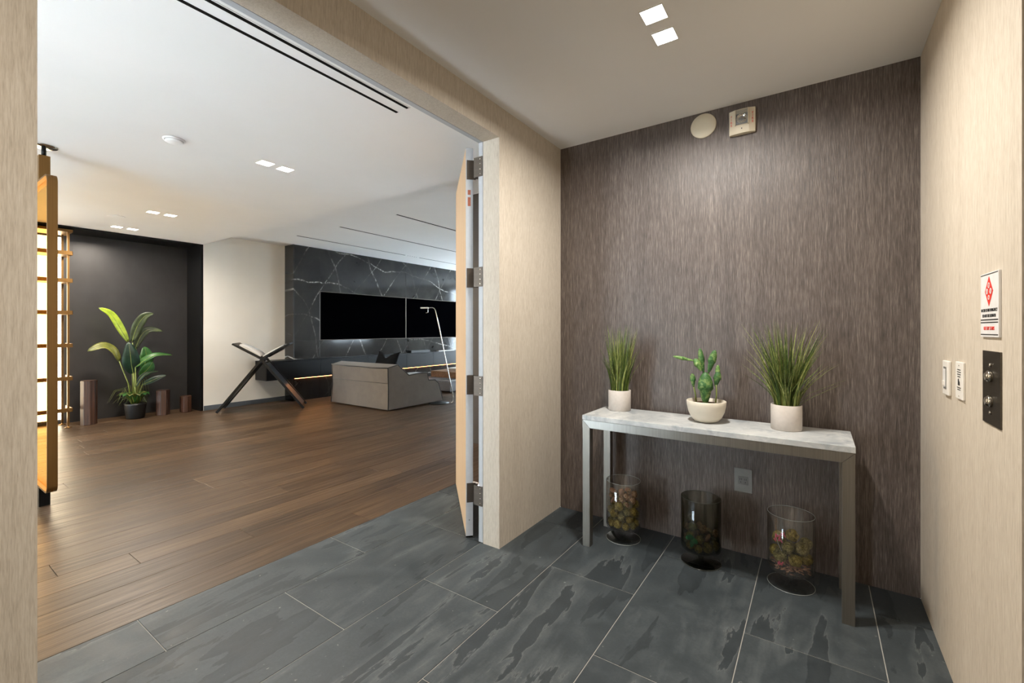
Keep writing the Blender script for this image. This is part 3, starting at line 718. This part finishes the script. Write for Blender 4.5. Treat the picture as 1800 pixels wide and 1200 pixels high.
# ------------------------------------------------------------------ ceiling fittings
def spot(parent, loc, watts, color, cone=168):
    l = bpy.data.lights.new('downlight_lamp', 'AREA'); l.energy = watts; l.color = color; l.shape = 'SQUARE'; l.size = .085; l.spread = math.radians(cone)
    o = bpy.data.objects.new('downlight_lamp', l); C.objects.link(o); o.parent = parent; o.location = loc
DL = [(-.563, 1.873, ZV, LAMP_V, 'nearer square downlight of the pair in the vestibule ceiling'), (-.563, 2.040, ZV, LAMP_V, 'square downlight of the vestibule pair closer to the dark wall'),
      (-3.715, 1.852, ZL, LAMP_L, 'near left square downlight of the biggest living room pair'), (-3.715, 2.016, ZL, LAMP_L, 'near right square downlight of the biggest living room pair'),
      (-6.345, 1.890, ZL, LAMP_L, 'left square downlight of the middle living room pair'), (-6.345, 2.057, ZL, LAMP_L, 'right square downlight of the middle living room pair'),
      (-7.64, 1.887, ZL, LAMP_L, 'left square downlight of the pair beside the black alcove'), (-7.64, 2.05, ZL, LAMP_L, 'right square downlight of the pair beside the black alcove'),
      (-.563, -.80, ZV, 9.0, 'first added fill downlight, unseen at the elevator end of the vestibule'), (-.563, -.63, ZV, 9.0, 'second added fill downlight, unseen at the elevator end of the vestibule')]  # last pair is added out of view to brighten the near walls
for (x, y, z, w, label) in DL:
    r = root('recessed_downlight', (x, y, z), label, 'ceiling light', 'square recessed downlights')
    hs = .045 if z == ZV else .05
    bm = bmesh.new()
    for (a0, a1, b0, b1) in ((-hs - .004, -hs, -hs - .004, hs + .004), (hs, hs + .004, -hs - .004, hs + .004), (-hs, hs, -hs - .004, -hs), (-hs, hs, hs, hs + .004)): bm_box(bm, a0, a1, b0, b1, -.003, 0)
    obj('trim_ring', bm, 'ceil', r, True)
    bm = bm_box(bmesh.new(), -hs, hs, -hs, hs, -.0015, 0); obj('lens', bm, 'lens', r, True)
    spot(r, (0, 0, -.006), w, (1.0, .90, .78) if z == ZL else (1.0, .96, .90))
r = root('smoke_detector', (-3.79, 1.25, ZL), 'round white smoke detector on the living room ceiling', 'detector')
bm = bmesh.new(); lathe(bm, [(0, 0), (.066, 0), (.066, -.008), (.056, -.010)], r.location, 36); obj('base', bm, 'ceil', r)
bm = bmesh.new(); lathe(bm, [(.052, -.010), (.054, -.018), (.044, -.024), (0, -.025)], r.location, 36); obj('cover', bm, 'ceil', r)
bm = bmesh.new(); lathe(bm, [(0, 0), (.085, 0), (.085, -.004), (.078, -.006), (0, -.006)], (-6.94, 1.706, ZL), 36)
tag(obj('ceiling_speaker', bm, 'ceil'), 'flush round speaker cover on the living room ceiling', 'speaker')
r = root('slot_diffuser', (-2.115, .4, ZL), 'long twin black slot air diffuser near the doorway', 'air vent')
box('frame', (-2.178, -2.052), (-1.1, 1.890), (ZL - .003, ZL), 'ceil', r)
for x0 in (-2.172, -2.078): box('slot', (x0, x0 + .020), (-1.09, 1.883), (ZL - .0045, ZL - .0025), 'gap', r)
for k, (x, lab) in enumerate(((-4.65, 'nearest'), (-5.91, 'middle'), (-7.05, 'farthest'))):
    r = root('linear_slot', (x, 7, ZH), lab + ' of the three thin slots in the raised ceiling', 'air vent', 'thin slots in the raised ceiling')
    ys = ((4.04, 10.4),) if k < 2 else ((4.02, 6.35), (6.75, 10.4))
    for (a, b) in ys: box('slot', (x - .013, x + .013), (a, b), (ZH - .002, ZH), 'gap', r)
    for (a, b) in ys: box('slot_edge', (x - .017, x - .013), (a - .004, b + .004), (ZH - .004, ZH), 'ceil', r)
    if k == 2:
        for j in range(5): box('nozzle', (x - .010, x + .010), (6.42 + .06 * j, 6.435 + .06 * j), (ZH - .002, ZH), 'gap', r)

# ------------------------------------------------------------------ television wall
XM = -7.81; YM = 4.388; YM1 = 11.0
mw = struct('wall_marble', [(XW, XM - .022, YM + .012, YM1, 0, ZH)], 'black')
ysp = [YM, 4.905, 7.06, 9.22, YM1]; zsp = [0, .42, .75, 1.095, 2.035, ZH]
box('side_slab', (XW, XM), (YM, YM + .012), (0, ZH), 'marble_black', mw, .001)
for i in range(4):
    a, b = ysp[i] + (.0125 if i == 0 else 0), ysp[i + 1]
    for j in range(5):
        if j == 3 and i in (1, 2): continue
        box('marble_slab', (XM - .022, XM), (a + .0012, b - .0012), (zsp[j] + .0012, zsp[j + 1] - .0012), 'marble_black', mw, .0008)
for (a, b, label) in ((4.905, 7.06, 'wide black television screen nearer the white wall'), (7.06, 9.22, 'black television screen behind the floor lamp')):
    r = root('television', (XM, (a + b) / 2, 1.095), label, 'television', 'flat televisions set in the marble wall')
    box('screen', (XM - .018, XM - .004), (a + .014, b - .010), (1.105, 2.025), 'screen', r, .001)
    bm = bmesh.new()
    for q in ((a + .003, a + .014, 1.098, 2.032), (b - .010, b - .003, 1.098, 2.032), (a + .014, b - .010, 1.098, 1.105), (a + .014, b - .010, 2.025, 2.032)): bm_box(bm, XM - .0215, XM - .002, *q)
    obj('bezel', bm, 'hinge', r)
# floating cabinet
CX, CY0, CZ0, CZ1 = -7.72, 3.864, .42, .755
cab = root('floating_cabinet', (CX, CY0, CZ0), 'long floating black media cabinet under the televisions', 'cabinet')
bm = bmesh.new(); bm_box(bm, XW + .001, CX - .02, CY0, YM - .001, CZ0, CZ1); bm_box(bm, XM + .001, CX - .02, YM - .001, 10.8, CZ0, CZ1); obj('body', bm, 'cab', cab)
jn = [CY0, 4.86, 5.96, 7.0, 7.86, 8.72, 9.6, 10.8]
for a, b in zip(jn, jn[1:]):
    box('cabinet_door', (CX - .02, CX), (a + .002, b - .002), (CZ0, CZ1 - .022), 'cab', cab, .001)
box('worktop', (XM + .001, CX + .002), (CY0, 10.8), (CZ1 - .018, CZ1 + .002), 'cab', cab, .001)
part_tag(box('led_strip', (XM + .006, XM + .016), (YM + .02, 10.7), (CZ0 - .012, CZ0 - .001), 'led', cab), 'warm glowing light strip')
tag(box('soundbar', (XM + .015, CX - .01), (7.15, 7.75), (CZ1 + .002, CZ1 + .060), 'black', None, .006), 'low black soundbar lying on the media cabinet', 'soundbar')
r = root('magazine', (-7.765, 8.3, CZ1 + .002), 'pale magazine lying flat on the media cabinet', 'magazine')
box('pages', (XM + .01, CX - .002), (8.05, 8.62), (CZ1 + .002, CZ1 + .018), 'paper_page', r); box('cover', (XM + .01, CX), (8.045, 8.625), (CZ1 + .018, CZ1 + .020), 'white_plastic', r)

# ------------------------------------------------------------------ book stand
T0 = Vector((-7.25, 3.55, 0)); ang = math.atan2(.819, .573)
r = root('book_stand', T0, 'black X-shaped book stand beside the white wall', 'stand', None, ang)
def plank_(bm, t0, z0, t1, z1, w0, w1, th, bev=.002):
    d = Vector((t1 - t0, 0, z1 - z0)); L = d.length; d.normalize(); n = Vector((-d.z, 0, d.x))
    t = bmesh.new(); bm_box(t, 0, L, w0, w1, -th / 2, th / 2, bev)
    m = Matrix(((d.x, 0, n.x, t0), (0, 1, 0, 0), (d.z, 0, n.z, z0), (0, 0, 0, 1)))
    join(bm, t, m)
W = .50; zc = .82
for sg in (-1, 1):
    for w0 in (0, W - .028):
        bm = bmesh.new(); plank_(bm, sg * .61, .018, 0, zc, w0, w0 + .028, .036); obj('leg', bm, 'cab', r, True)
    bm = bmesh.new(); plank_(bm, sg * .58, .06, sg * .05, zc - .07, .03, W - .03, .012); obj('leg_panel', bm, 'cab', r, True)
    bm = bmesh.new(); plank_(bm, sg * .0, zc + .012, sg * .40, zc + .255, -.01, W + .01, .026); obj('cradle_board', bm, 'cab', r, True)
    bm = bmesh.new(); plank_(bm, sg * .08, zc + .035, sg * .30, zc + .165, W * .4, W * .6, .014); obj('cradle_brace', bm, 'cab', r, True)
bm = bmesh.new(); tube(bm, [(0, .0, zc + .004), (0, W, zc + .004)], .016, 12); obj('pivot', bm, 'cab', r, True)
r = root('open_book', T0 + Vector((0, 0, zc + .03)), 'large open book lying in the black stand', 'book', None, ang)
for sg, th in ((-1, .034), (1, .016)):
    bm = bmesh.new(); n = 14; d = Vector((sg * .40, 0, .243)).normalized(); nn = Vector((-d.z * sg, 0, abs(d.x))); top, bot = [], []
    for k in range(n + 1):
        u = .035 + (.345) * k / n; h = th * (1 + .30 * math.sin(math.pi * k / n)) * (1 - .25 * (k / n)) * min(1, .55 + k / 4)
        base = d * u + nn * .022 - Vector((0, 0, .018))
        bot.append(base); top.append(base + nn * h)
    rows = [[[bm.verts.new(p + Vector((0, w, 0))) for w in (.04, W - .04)] for p in L] for L in (bot, top)]
    for k in range(n):
        for L in rows:
            f = bm.faces.new((L[k][0], L[k + 1][0], L[k + 1][1], L[k][1])); f.smooth = True
        for w in (0, 1): bm.faces.new((rows[0][k][w], rows[0][k + 1][w], rows[1][k + 1][w], rows[1][k][w]))
    for k in (0, n): bm.faces.new((rows[0][k][0], rows[0][k][1], rows[1][k][1], rows[1][k][0]))
    obj('page_block', bm, 'paper_page', r, True)
    bm = bmesh.new(); t = bmesh.new(); bm_box(t, .028, .392, .03, W - .03, -.0025, .0025)
    mm = Matrix(((d.x, 0, nn.x, nn.x * .018), (0, 1, 0, 0), (d.z, 0, nn.z, nn.z * .018 - .018), (0, 0, 0, 1))); join(bm, t, mm); obj('cover', bm, 'black', r, True)

# ------------------------------------------------------------------ armchair
AX0, AX1, AY0, AY1 = -7.10, -5.60, 4.69, 5.93
r = root('armchair', ((AX0 + AX1) / 2, (AY0 + AY1) / 2, 0), 'low taupe suede armchair seen from behind', 'armchair')
side = [(AY0, .02), (AY0 + .02, .35), (AY0 + .005, .685), (AY0 + .20, .725), (AY0 + .44, .535), (AY0 + .66, .550), (AY0 + .86, .545), (AY0 + .90, .415), (AY0 + 1.06, .400), (AY0 + 1.15, .33), (AY1, .02)]
backp = [(AY0 + .004, .02), (AY0 + .024, .35), (AY0 + .009, .683), (AY0 + .20, .722), (AY0 + .40, .52), (AY0 + .42, .25), (AY0 + .42, .02)]
def flare(bm, cx):
    for v in bm.verts:
        k = 1 + .02 * max(0, (.30 - v.co.z) / .30) ** 1.3 - .008 * math.exp(-((v.co.z - .40) / .12) ** 2); v.co.x = cx + (v.co.x - cx) * k
    for f in bm.faces: f.smooth = False
def soft(name, poly, x0, x1, mat, bev=.03):
    bm = bmesh.new(); prism(bm, poly, 0, x0, x1)
    for z in (.12, .22, .30, .42, .55):
        bmesh.ops.bisect_plane(bm, geom=bm.verts[:] + bm.edges[:] + bm.faces[:], plane_co=(0, 0, z), plane_no=(0, 0, 1))
    flare(bm, (AX0 + AX1) / 2)
    o = obj(name, bm, mat, r)
    b = o.modifiers.new('soften', 'BEVEL'); b.width = bev; b.segments = 4; b.limit_method = 'ANGLE'; b.angle_limit = math.radians(35)
    for p in o.data.polygons: p.use_smooth = True
    return o
soft('arm', side, AX1 - .27, AX1, 'suede', .022); soft('arm', side, AX0, AX0 + .27, 'suede', .022)
cov = [(AY0 - .006, .022), (AY0 + .014, .35), (AY0 - .002, .690), (AY0 + .195, .733), (AY0 + .205, .722), (AY0 + .010, .680), (AY0 + .026, .35), (AY0 + .006, .022)]
soft('back_cover', cov, AX0 + .006, AX1 - .006, 'suede', .002)
soft('backrest', backp, AX0 + .265, AX1 - .265, 'suede', .022)
box('seat_base', (AX0 + .27, AX1 - .27), (AY0 + .40, AY1 - .04), (.02, .27), 'suede', r, .03, False, 4)
box('seat_cushion', (AX0 + .275, AX1 - .275), (AY0 + .42, AY1 - .06), (.272, .43), 'suede', r, .05, False, 5)
def fx(x, z): k = 1 + .02 * max(0, (.30 - z) / .30) ** 1.3 - .008 * math.exp(-((z - .40) / .12) ** 2); cx = (AX0 + AX1) / 2; return cx + (x - cx) * k
bm = bmesh.new()
for xx in (AX0 + .004, AX1 - .004): tube(bm, [(fx(xx, z), y - (.006 if i < 3 else 0), z + (.004 if i > 1 else 0)) for i, (y, z) in enumerate(side)], .010, 6)
ym = AY0 - .004
tube(bm, [(fx(AX0, .69), ym, .688), (AX0 + .5, ym - .001, .676), ((AX0 + AX1) / 2, ym, .682), (AX1 - .4, ym - .001, .674), (fx(AX1, .69), ym, .688)], .009, 6)
obj('piping', bm, 'piping', r)
bm = bmesh.new(); tube(bm, [(fx(AX0, .44) + .01, AY0 + .0095, .44), ((AX0 + AX1) / 2, AY0 + .0095, .434), (fx(AX1, .44) - .01, AY0 + .0095, .44)], .003, 6); obj('back_seam', bm, 'piping', r)
bm = bmesh.new()
for x0 in (AX0 + .12, AX1 - .2):
    for y0 in (AY0 + .1, AY1 - .2): bm_box(bm, x0, x0 + .08, y0, y0 + .08, 0, .03)
obj('glides', bm, 'black', r)
def cushion(c, w, h, th, tilt, rz, label):
    bm = bmesh.new(); n = 14; g = {}
    for sgn in (1, -1):
        for i in range(n + 1):
            for j in range(n + 1):
                u, v = i / n * 2 - 1, j / n * 2 - 1; pinch = 1 - .10 * (1 - (u * u)) * v * v - .10 * (1 - v * v) * u * u
                if (abs(u) == 1 or abs(v) == 1) and sgn < 0: g[(sgn, i, j)] = g[(1, i, j)]; continue
                z = th * ((1 - u ** 4) * (1 - v ** 4)) ** .6 * sgn * (1 - .25 * math.exp(-((u) / .25) ** 2) * max(0, v))
                notch = (-.42 * math.exp(-(u / .38) ** 2) + .12 * abs(u)) * h * max(0, v) ** 2
                g[(sgn, i, j)] = bm.verts.new((u * w * pinch, z, v * h * pinch + notch))
        for i in range(n):
            for j in range(n):
                f = bm.faces.new([g[(sgn, *q)] for q in ((i, j), (i + 1, j), (i + 1, j + 1), (i, j + 1))]); f.smooth = True
    m = Matrix.Translation(c) @ Matrix.Rotation(rz, 4, 'Z') @ Matrix.Rotation(tilt, 4, 'X'); bm.transform(m)
    return tag(obj('cushion', bm, 'cushion'), label, 'cushion')
cushion(Vector((-6.34, AY0 + .56, .675)), .27, .225, .075, -.42, .05, 'black cushion peaking above the back of the armchair')

# ------------------------------------------------------------------ floor lamp
LB = on_z(771, 708); LB = Vector((LB.x + .02, LB.y - .02, 0))
r = root('floor_lamp', LB, 'slim metal reading lamp on a round dark base', 'lamp')
bm = bmesh.new(); lathe(bm, [(0, 0), (.175, 0), (.180, .006), (.176, .014), (.02, .018), (0, .018)], LB, 48); obj('base', bm, 'cab', r)
k = LB.x
pts = [(790, 709), (795, 708), (797, 704), (796.5, 697), (790, 664), (780, 615), (770, 566), (765.5, 546), (763.5, 542), (760, 540.7), (752, 541)]
P3 = []
for i, (px, py) in enumerate(pts):
    dd = ray(px, py); ff = ray(771, 708); kk = LB.length / Vector((ff.x, ff.y)).length; P3.append(Vector((dd.x * kk, dd.y * kk, max(.012, CAMH + dd.z * kk))))
bm = bmesh.new(); tube(bm, P3, .0085, 10); obj('pole', bm, 'chrome', r)
e0, e1 = P3[-1], P3[-1] + (P3[-1] - P3[-2]).normalized() * .11
bm = bmesh.new(); dv = (e1 - e0); t = bmesh.new(); bm_box(t, -.015, .125, -.032, .032, -.011, .011, .004)
an = math.atan2(dv.y, dv.x); join(bm, t, Matrix.Translation(e0) @ Matrix.Rotation(an, 4, 'Z')); obj('lamp_head', bm, 'white_plastic', r)
bm = bmesh.new(); q0 = e0 - dv.normalized() * .0; tube(bm, [q0 + Vector((0, 0, -.008)), q0 + Vector((0, 0, -.085)), q0 + dv.normalized() * .035 + Vector((0, 0, -.088))], .007, 8); obj('dimmer_handle', bm, 'chrome', r)

# ------------------------------------------------------------------ low table behind the armchair
r = root('coffee_table', (-6.8, 7.4, 0), 'low grey block coffee table beyond the armchair', 'table')
box('plinth', (-7.2, -6.24), (6.84, 8.0), (0, .035), 'black', r)
box('body', (-7.26, -6.17), (6.76, 8.06), (.035, .215), 'grey_lacquer', r, .004)
box('top', (-7.26, -6.17), (6.76, 8.06), (.216, .235), 'grey_lacquer', r, .003)
box('wood_shelf', (-7.2, -6.35), (7.25, 8.3), (.236, .37), 'tray', r, .004)
r = root('book_stack', (-6.7, 7.7, .37), 'stack of white books on the wooden end of the coffee table', 'books')
r.name = 'white_book'
box('page_block', (-6.93, -6.47), (7.5, 7.85), (.372, .42), 'paper_page', r, .004); box('cover', (-6.94, -6.46), (7.49, 7.86), (.42, .428), 'white_plastic', r, .002); box('cover', (-6.94, -6.46), (7.49, 7.86), (.3705, .3722), 'white_plastic', r)
r['label'] = 'thick white book on the wooden end of the coffee table'; r['category'] = 'book'
r = root('grey_book', (-6.42, 6.95, .235), 'flat grey book on the near corner of the coffee table', 'book')
box('page_block', (-6.55, -6.25), (6.84, 7.06), (.237, .252), 'paper_page', r); box('cover', (-6.555, -6.245), (6.835, 7.065), (.252, .256), 'base', r)

# ------------------------------------------------------------------ alcove: shelf unit, plant, stumps
PX = XW - .02
r = root('brass_shelving', (-8.36, .6, 0), 'tall brass shelving in front of a glowing backlit panel', 'shelf')
ye = 1.545
for x in (-8.19, -8.50):
    for y in (ye - .02, .62, -.3): box('post', (x - .011, x + .011), (y - .011, y + .011), (.03, 2.62), 'brass', r)
for z in (2.295, 1.93, 1.505, 1.07, .632, .215):
    bm = bmesh.new()
    bm_box(bm, -8.53, -8.16, -.36, ye + .02, z - .006, z); bm_box(bm, -8.165, -8.16, -.36, ye + .02, z, z + .045); bm_box(bm, -8.53, -8.16, ye + .015, ye + .02, z, z + .045)
    obj('shelf_tray', bm, 'brass', r)
for y in (ye - .02, .62, -.3):
    for x in (-8.19, -8.50):
        bm = bmesh.new(); lathe(bm, [(0, 0), (.036, 0), (.034, .007), (.010, .012), (.008, .032), (0, .034)], (x, y, 0), 20); obj('foot', bm, 'brass', r)
box('top_rail', (-8.53, -8.16), (-.36, ye + .02), (2.59, 2.625), 'brass', r)
part_tag(box('backlit_panel', (ALC + .002, ALC + .02), (YA0 + .05, ye - .005), (.06, 2.57), 'shelf_glow', r), 'glowing white backlit panel')
tag(box('storage_box', (-8.48, -8.22), (.62, 1.12), (.634, .86), 'ivory', None, .03, False, 4), 'ivory leather box on a low brass shelf', 'box')
tag(box('storage_box', (-8.48, -8.22), (.70, 1.10), (.217, .47), 'black', None, .01), 'dark box on the lowest brass shelf', 'box')
# pivoting brass frame with amber glass
PXR, PXL, PY0, PY1, PZ0, PZ1 = -4.45, -5.9, .722, .776, .14, 2.402
r = root('pivot_screen', (-4.727, .75, 0), 'tall pivoting brass framed amber glass screen', 'screen')
def hoop(x0, x1, z0, z1, rad, n=8):
    L = []
    for (cx, cz, a0) in ((x1 - rad, z1 - rad, 0), (x0 + rad, z1 - rad, 90), (x0 + rad, z0 + rad, 180), (x1 - rad, z0 + rad, 270)):
        for k in range(n + 1): a = math.radians(a0 + 90 * k / n); L.append((cx + rad * math.cos(a), cz + rad * math.sin(a)))
    return L
o_, i_ = hoop(PXL, PXR, PZ0, PZ1, .06), hoop(PXL + .012, PXR - .012, PZ0 + .012, PZ1 - .012, .05)
bm = bmesh.new(); n = len(o_); V = [[[bm.verts.new((x, y, z)) for (x, z) in L] for y in (PY0, PY1)] for L in (o_, i_)]
for k in range(n):
    k2 = (k + 1) % n
    bm.faces.new((V[0][0][k], V[0][0][k2], V[0][1][k2], V[0][1][k])); bm.faces.new((V[1][0][k], V[1][0][k2], V[1][1][k2], V[1][1][k]))
    for y in (0, 1): bm.faces.new((V[0][y][k], V[0][y][k2], V[1][y][k2], V[1][y][k]))
obj('brass_frame', bm, 'brass', r)
part_tag(box('glass_panel', (PXL + .012, PXR - .012), (.745, .753), (PZ0 + .012, PZ1 - .012), 'amber', r), 'amber tinted glass')
box('top_post', (-4.757, -4.697), (.72, .78), (PZ1, 2.585), 'brass', r, .001)
box('bottom_post', (-4.757, -4.697), (.72, .78), (.0, PZ0), 'cab', r, .001)
bm = bmesh.new(); tube(bm, [(-4.727, .75, 2.585), (-4.727, .75, 2.655)], .014, 12); obj('spindle', bm, 'cab', r)
bm = bmesh.new(); lathe(bm, [(0, ZL), (.075, ZL), (.075, ZL - .006), (0, ZL - .006)], (-4.727, .75, 0), 32); obj('ceiling_plate', bm, 'chrome', r)
# stumps
def stump(px0, px1, ytop, ybot, X, label, seed):
    a, b = on_x(px0, ybot, X), on_x(px1, ybot, X); w = (b.y - a.y); h = on_x((px0 + px1) / 2, ytop, X).z
    rnd = random.Random(seed); cx, cy = X - w * .42, (a.y + b.y) / 2
    poly = []
    for k in range(9):
        an = 2 * math.pi * k / 9 + rnd.uniform(-.12, .12); rr = w * .5 * rnd.uniform(.86, 1.06); poly.append((cx + rr * math.cos(an), cy + rr * math.sin(an)))
    bm = bmesh.new(); prism(bm, poly, 2, 0, h, .004, 1)
    tag(obj('wood_stump', bm, 'rosewood'), label, 'stump', 'dark wooden stumps in the alcove')
stump(143, 175, 669, 745, -8.16, 'tallest dark wooden stump left of the plant', 1)
stump(277, 302, 686, 731, -8.16, 'middle-height dark wooden stump right of the plant', 2)
stump(319, 341, 696, 726, -8.16, 'shortest dark wooden stump in the alcove corner', 3)
# plant
pc = Vector((-8.24, on_x(238, 730, -8.24).y, 0))
r = root('potted_plant', pc, 'tall broad-leaved plant in a black pot in the dark alcove', 'plant')
bm = bmesh.new(); lathe(bm, [(0, 0), (.10, 0), (.108, .01), (.128, .20), (.132, .225), (.124, .225), (.118, .19), (0, .19)], pc, 36); obj('pot', bm, 'black', r)
bm = bmesh.new(); lathe(bm, [(.119, .195), (0, .20)], pc, 24); obj('soil', bm, 'soil', r)
def leaf(pts, w, mat, fold=.25, facing=(1, -.25, .1), name='leaf', prof=None, Xs=-8.24):
    P = [on_x(q[0], q[1], Xs + (q[2] if len(q) > 2 else 0)) for q in pts]; n = 12; bm = bmesh.new(); S = []
    for k in range(n + 1):                                           # Catmull-Rom spine
        t = k / n * (len(P) - 1); i = min(int(t), len(P) - 2); u = t - i
        p0, p1, p2, p3 = P[max(i - 1, 0)], P[i], P[i + 1], P[min(i + 2, len(P) - 1)]
        S.append(.5 * ((2 * p1) + (p2 - p0) * u + (2 * p0 - 5 * p1 + 4 * p2 - p3) * u * u + (3 * p1 - p0 - 3 * p2 + p3) * u ** 3))
    fc = Vector(facing).normalized(); rows = []
    for k in range(n + 1):
        tg = (S[min(k + 1, n)] - S[max(k - 1, 0)]).normalized(); sd = tg.cross(fc).normalized(); nn = sd.cross(tg)
        t = k / n; ww = w * (math.sin(math.pi * min(1, t * .93 + .05)) ** .75) * (1 - .25 * t)
        if k == n: ww = .002
        rows.append([bm.verts.new(S[k] + sd * ww * a + nn * (abs(a) * ww * fold)) for a in (-1, -.5, 0, .5, 1)])
    for k in range(n):
        for j in range(4): f = bm.faces.new((rows[k][j], rows[k][j + 1], rows[k + 1][j + 1], rows[k + 1][j])); f.smooth = True
    o = obj(name, bm, mat, r, recalc=False); m = o.modifiers.new('thickness', 'SOLIDIFY'); m.thickness = .003
    bm = bmesh.new(); tube(bm, [S[k] + fc * .001 for k in range(n + 1)], [.005 * (1 - .8 * k / n) for k in range(n + 1)], 6); obj('midrib', bm, 'stem', o)
    return S
leaf([(225, 600, .05), (212, 578, .08), (195, 552, .10), (174, 541, .12)], .062, 'leaf_lime', .2, (1, .35, .15))
leaf([(232, 600), (241, 574, .0), (254, 556, .02), (270, 551, .05)], .072, 'leaf_grey', .25, (1, -.1, .1))
leaf([(238, 612, -.08), (248, 590, -.08), (262, 579, -.06), (286, 582, -.03)], .062, 'leaf_grey', .3, (1, -.1, .4))
leaf([(210, 634, .1), (198, 616, .14), (180, 608, .17), (154, 617, .22)], .078, 'leaf_olive', .3, (.75, .1, .75))
leaf([(234, 656, .10), (231, 640, .12), (229, 622, .13), (226, 601, .10)], .115, 'leaf_dark', .12, (1, -.1, .15))
leaf([(252, 648, -.05), (256, 634, -.05), (257, 622, -.05), (254, 609, -.08)], .105, 'leaf_green', .12, (1, .1, .1))
leaf([(238, 645, .12), (255, 633, .15), (275, 624, .17), (303, 624, .18)], .058, 'leaf_green', .45, (.6, -.1, .9))
leaf([(246, 660, -.02), (256, 652, .0), (264, 643, .0), (268, 636, -.02)], .085, 'leaf_green', .15, (1, .2, .2))
leaf([(250, 676, .0), (264, 670, .02), (278, 664, .04), (292, 659, .05)], .05, 'leaf_dark', .3, (.9, 0, .6))
leaf([(238, 680, .08), (246, 666, .10), (258, 656, .12), (278, 652, .10)], .030, 'leaf_dark', .3, (.9, 0, .6))
base = [(226, 602), (233, 602), (239, 612), (209, 633), (234, 655), (252, 648), (238, 645), (246, 660), (250, 676), (238, 680)]
offs = [.05, 0, -.08, .1, .1, -.05, .12, -.02, 0, .08]
for (q, dx) in zip(base, offs):
    e = on_x(q[0], q[1], -8.24 + dx); b0 = pc + Vector((dx * .3, (e.y - pc.y) * .22, .19)); mid = (e + b0) / 2 + Vector((0, (b0.y - e.y) * .18, 0))
    bm = bmesh.new(); tube(bm, [b0, mid, e], [.010, .008, .006], 8); obj('stem', bm, 'stem', r)
rnd = random.Random(9)
for k in range(13):
    a = 2 * math.pi * k / 13 + rnd.uniform(-.2, .2); L = rnd.uniform(.13, .18)
    c0 = pc + Vector((.03 * math.cos(a), .03 * math.sin(a), .20)); dirv = Vector((math.cos(a), math.sin(a), 0)); bm = bmesh.new(); rows = []
    for j in range(7):
        t = j / 6; p = c0 + dirv * L * t + Vector((0, 0, .17 * math.sin(t * 2.2))); sd = dirv.cross(Vector((0, 0, 1))); ww = .065 * math.sin(math.pi * min(1, .1 + t * .9)) ** .8 + .001
        rows.append([bm.verts.new(p + sd * ww * q + Vector((0, 0, abs(q) * .012))) for q in (-1, 0, 1)])
    for j in range(6):
        for q in range(2): f = bm.faces.new((rows[j][q], rows[j][q + 1], rows[j + 1][q + 1], rows[j + 1][q])); f.smooth = True
    o = obj('ground_leaf', bm, 'leaf_green' if k % 3 else 'leaf_olive', r, recalc=False); m = o.modifiers.new('thickness', 'SOLIDIFY'); m.thickness = .002
bm = bmesh.new()
for k in range(26):
    a = rnd.uniform(0, 6.28); L = rnd.uniform(.2, .36); hgt = rnd.uniform(.10, .42); d = Vector((math.cos(a) * .5, math.sin(a) * (1 if math.sin(a) < 0 else .5), 0)); c0 = pc + Vector((0, 0, .2))
    tube(bm, [c0, c0 + d * L * .4 + Vector((0, 0, hgt)), c0 + d * L * .75 + Vector((0, 0, hgt * .9)), c0 + d * L * 1.0 + Vector((0, 0, hgt * .25))], [.003, .0025, .002, .0008], 4)
g = obj('fine_grass', bm, 'stem', r); g['kind'] = 'stuff'
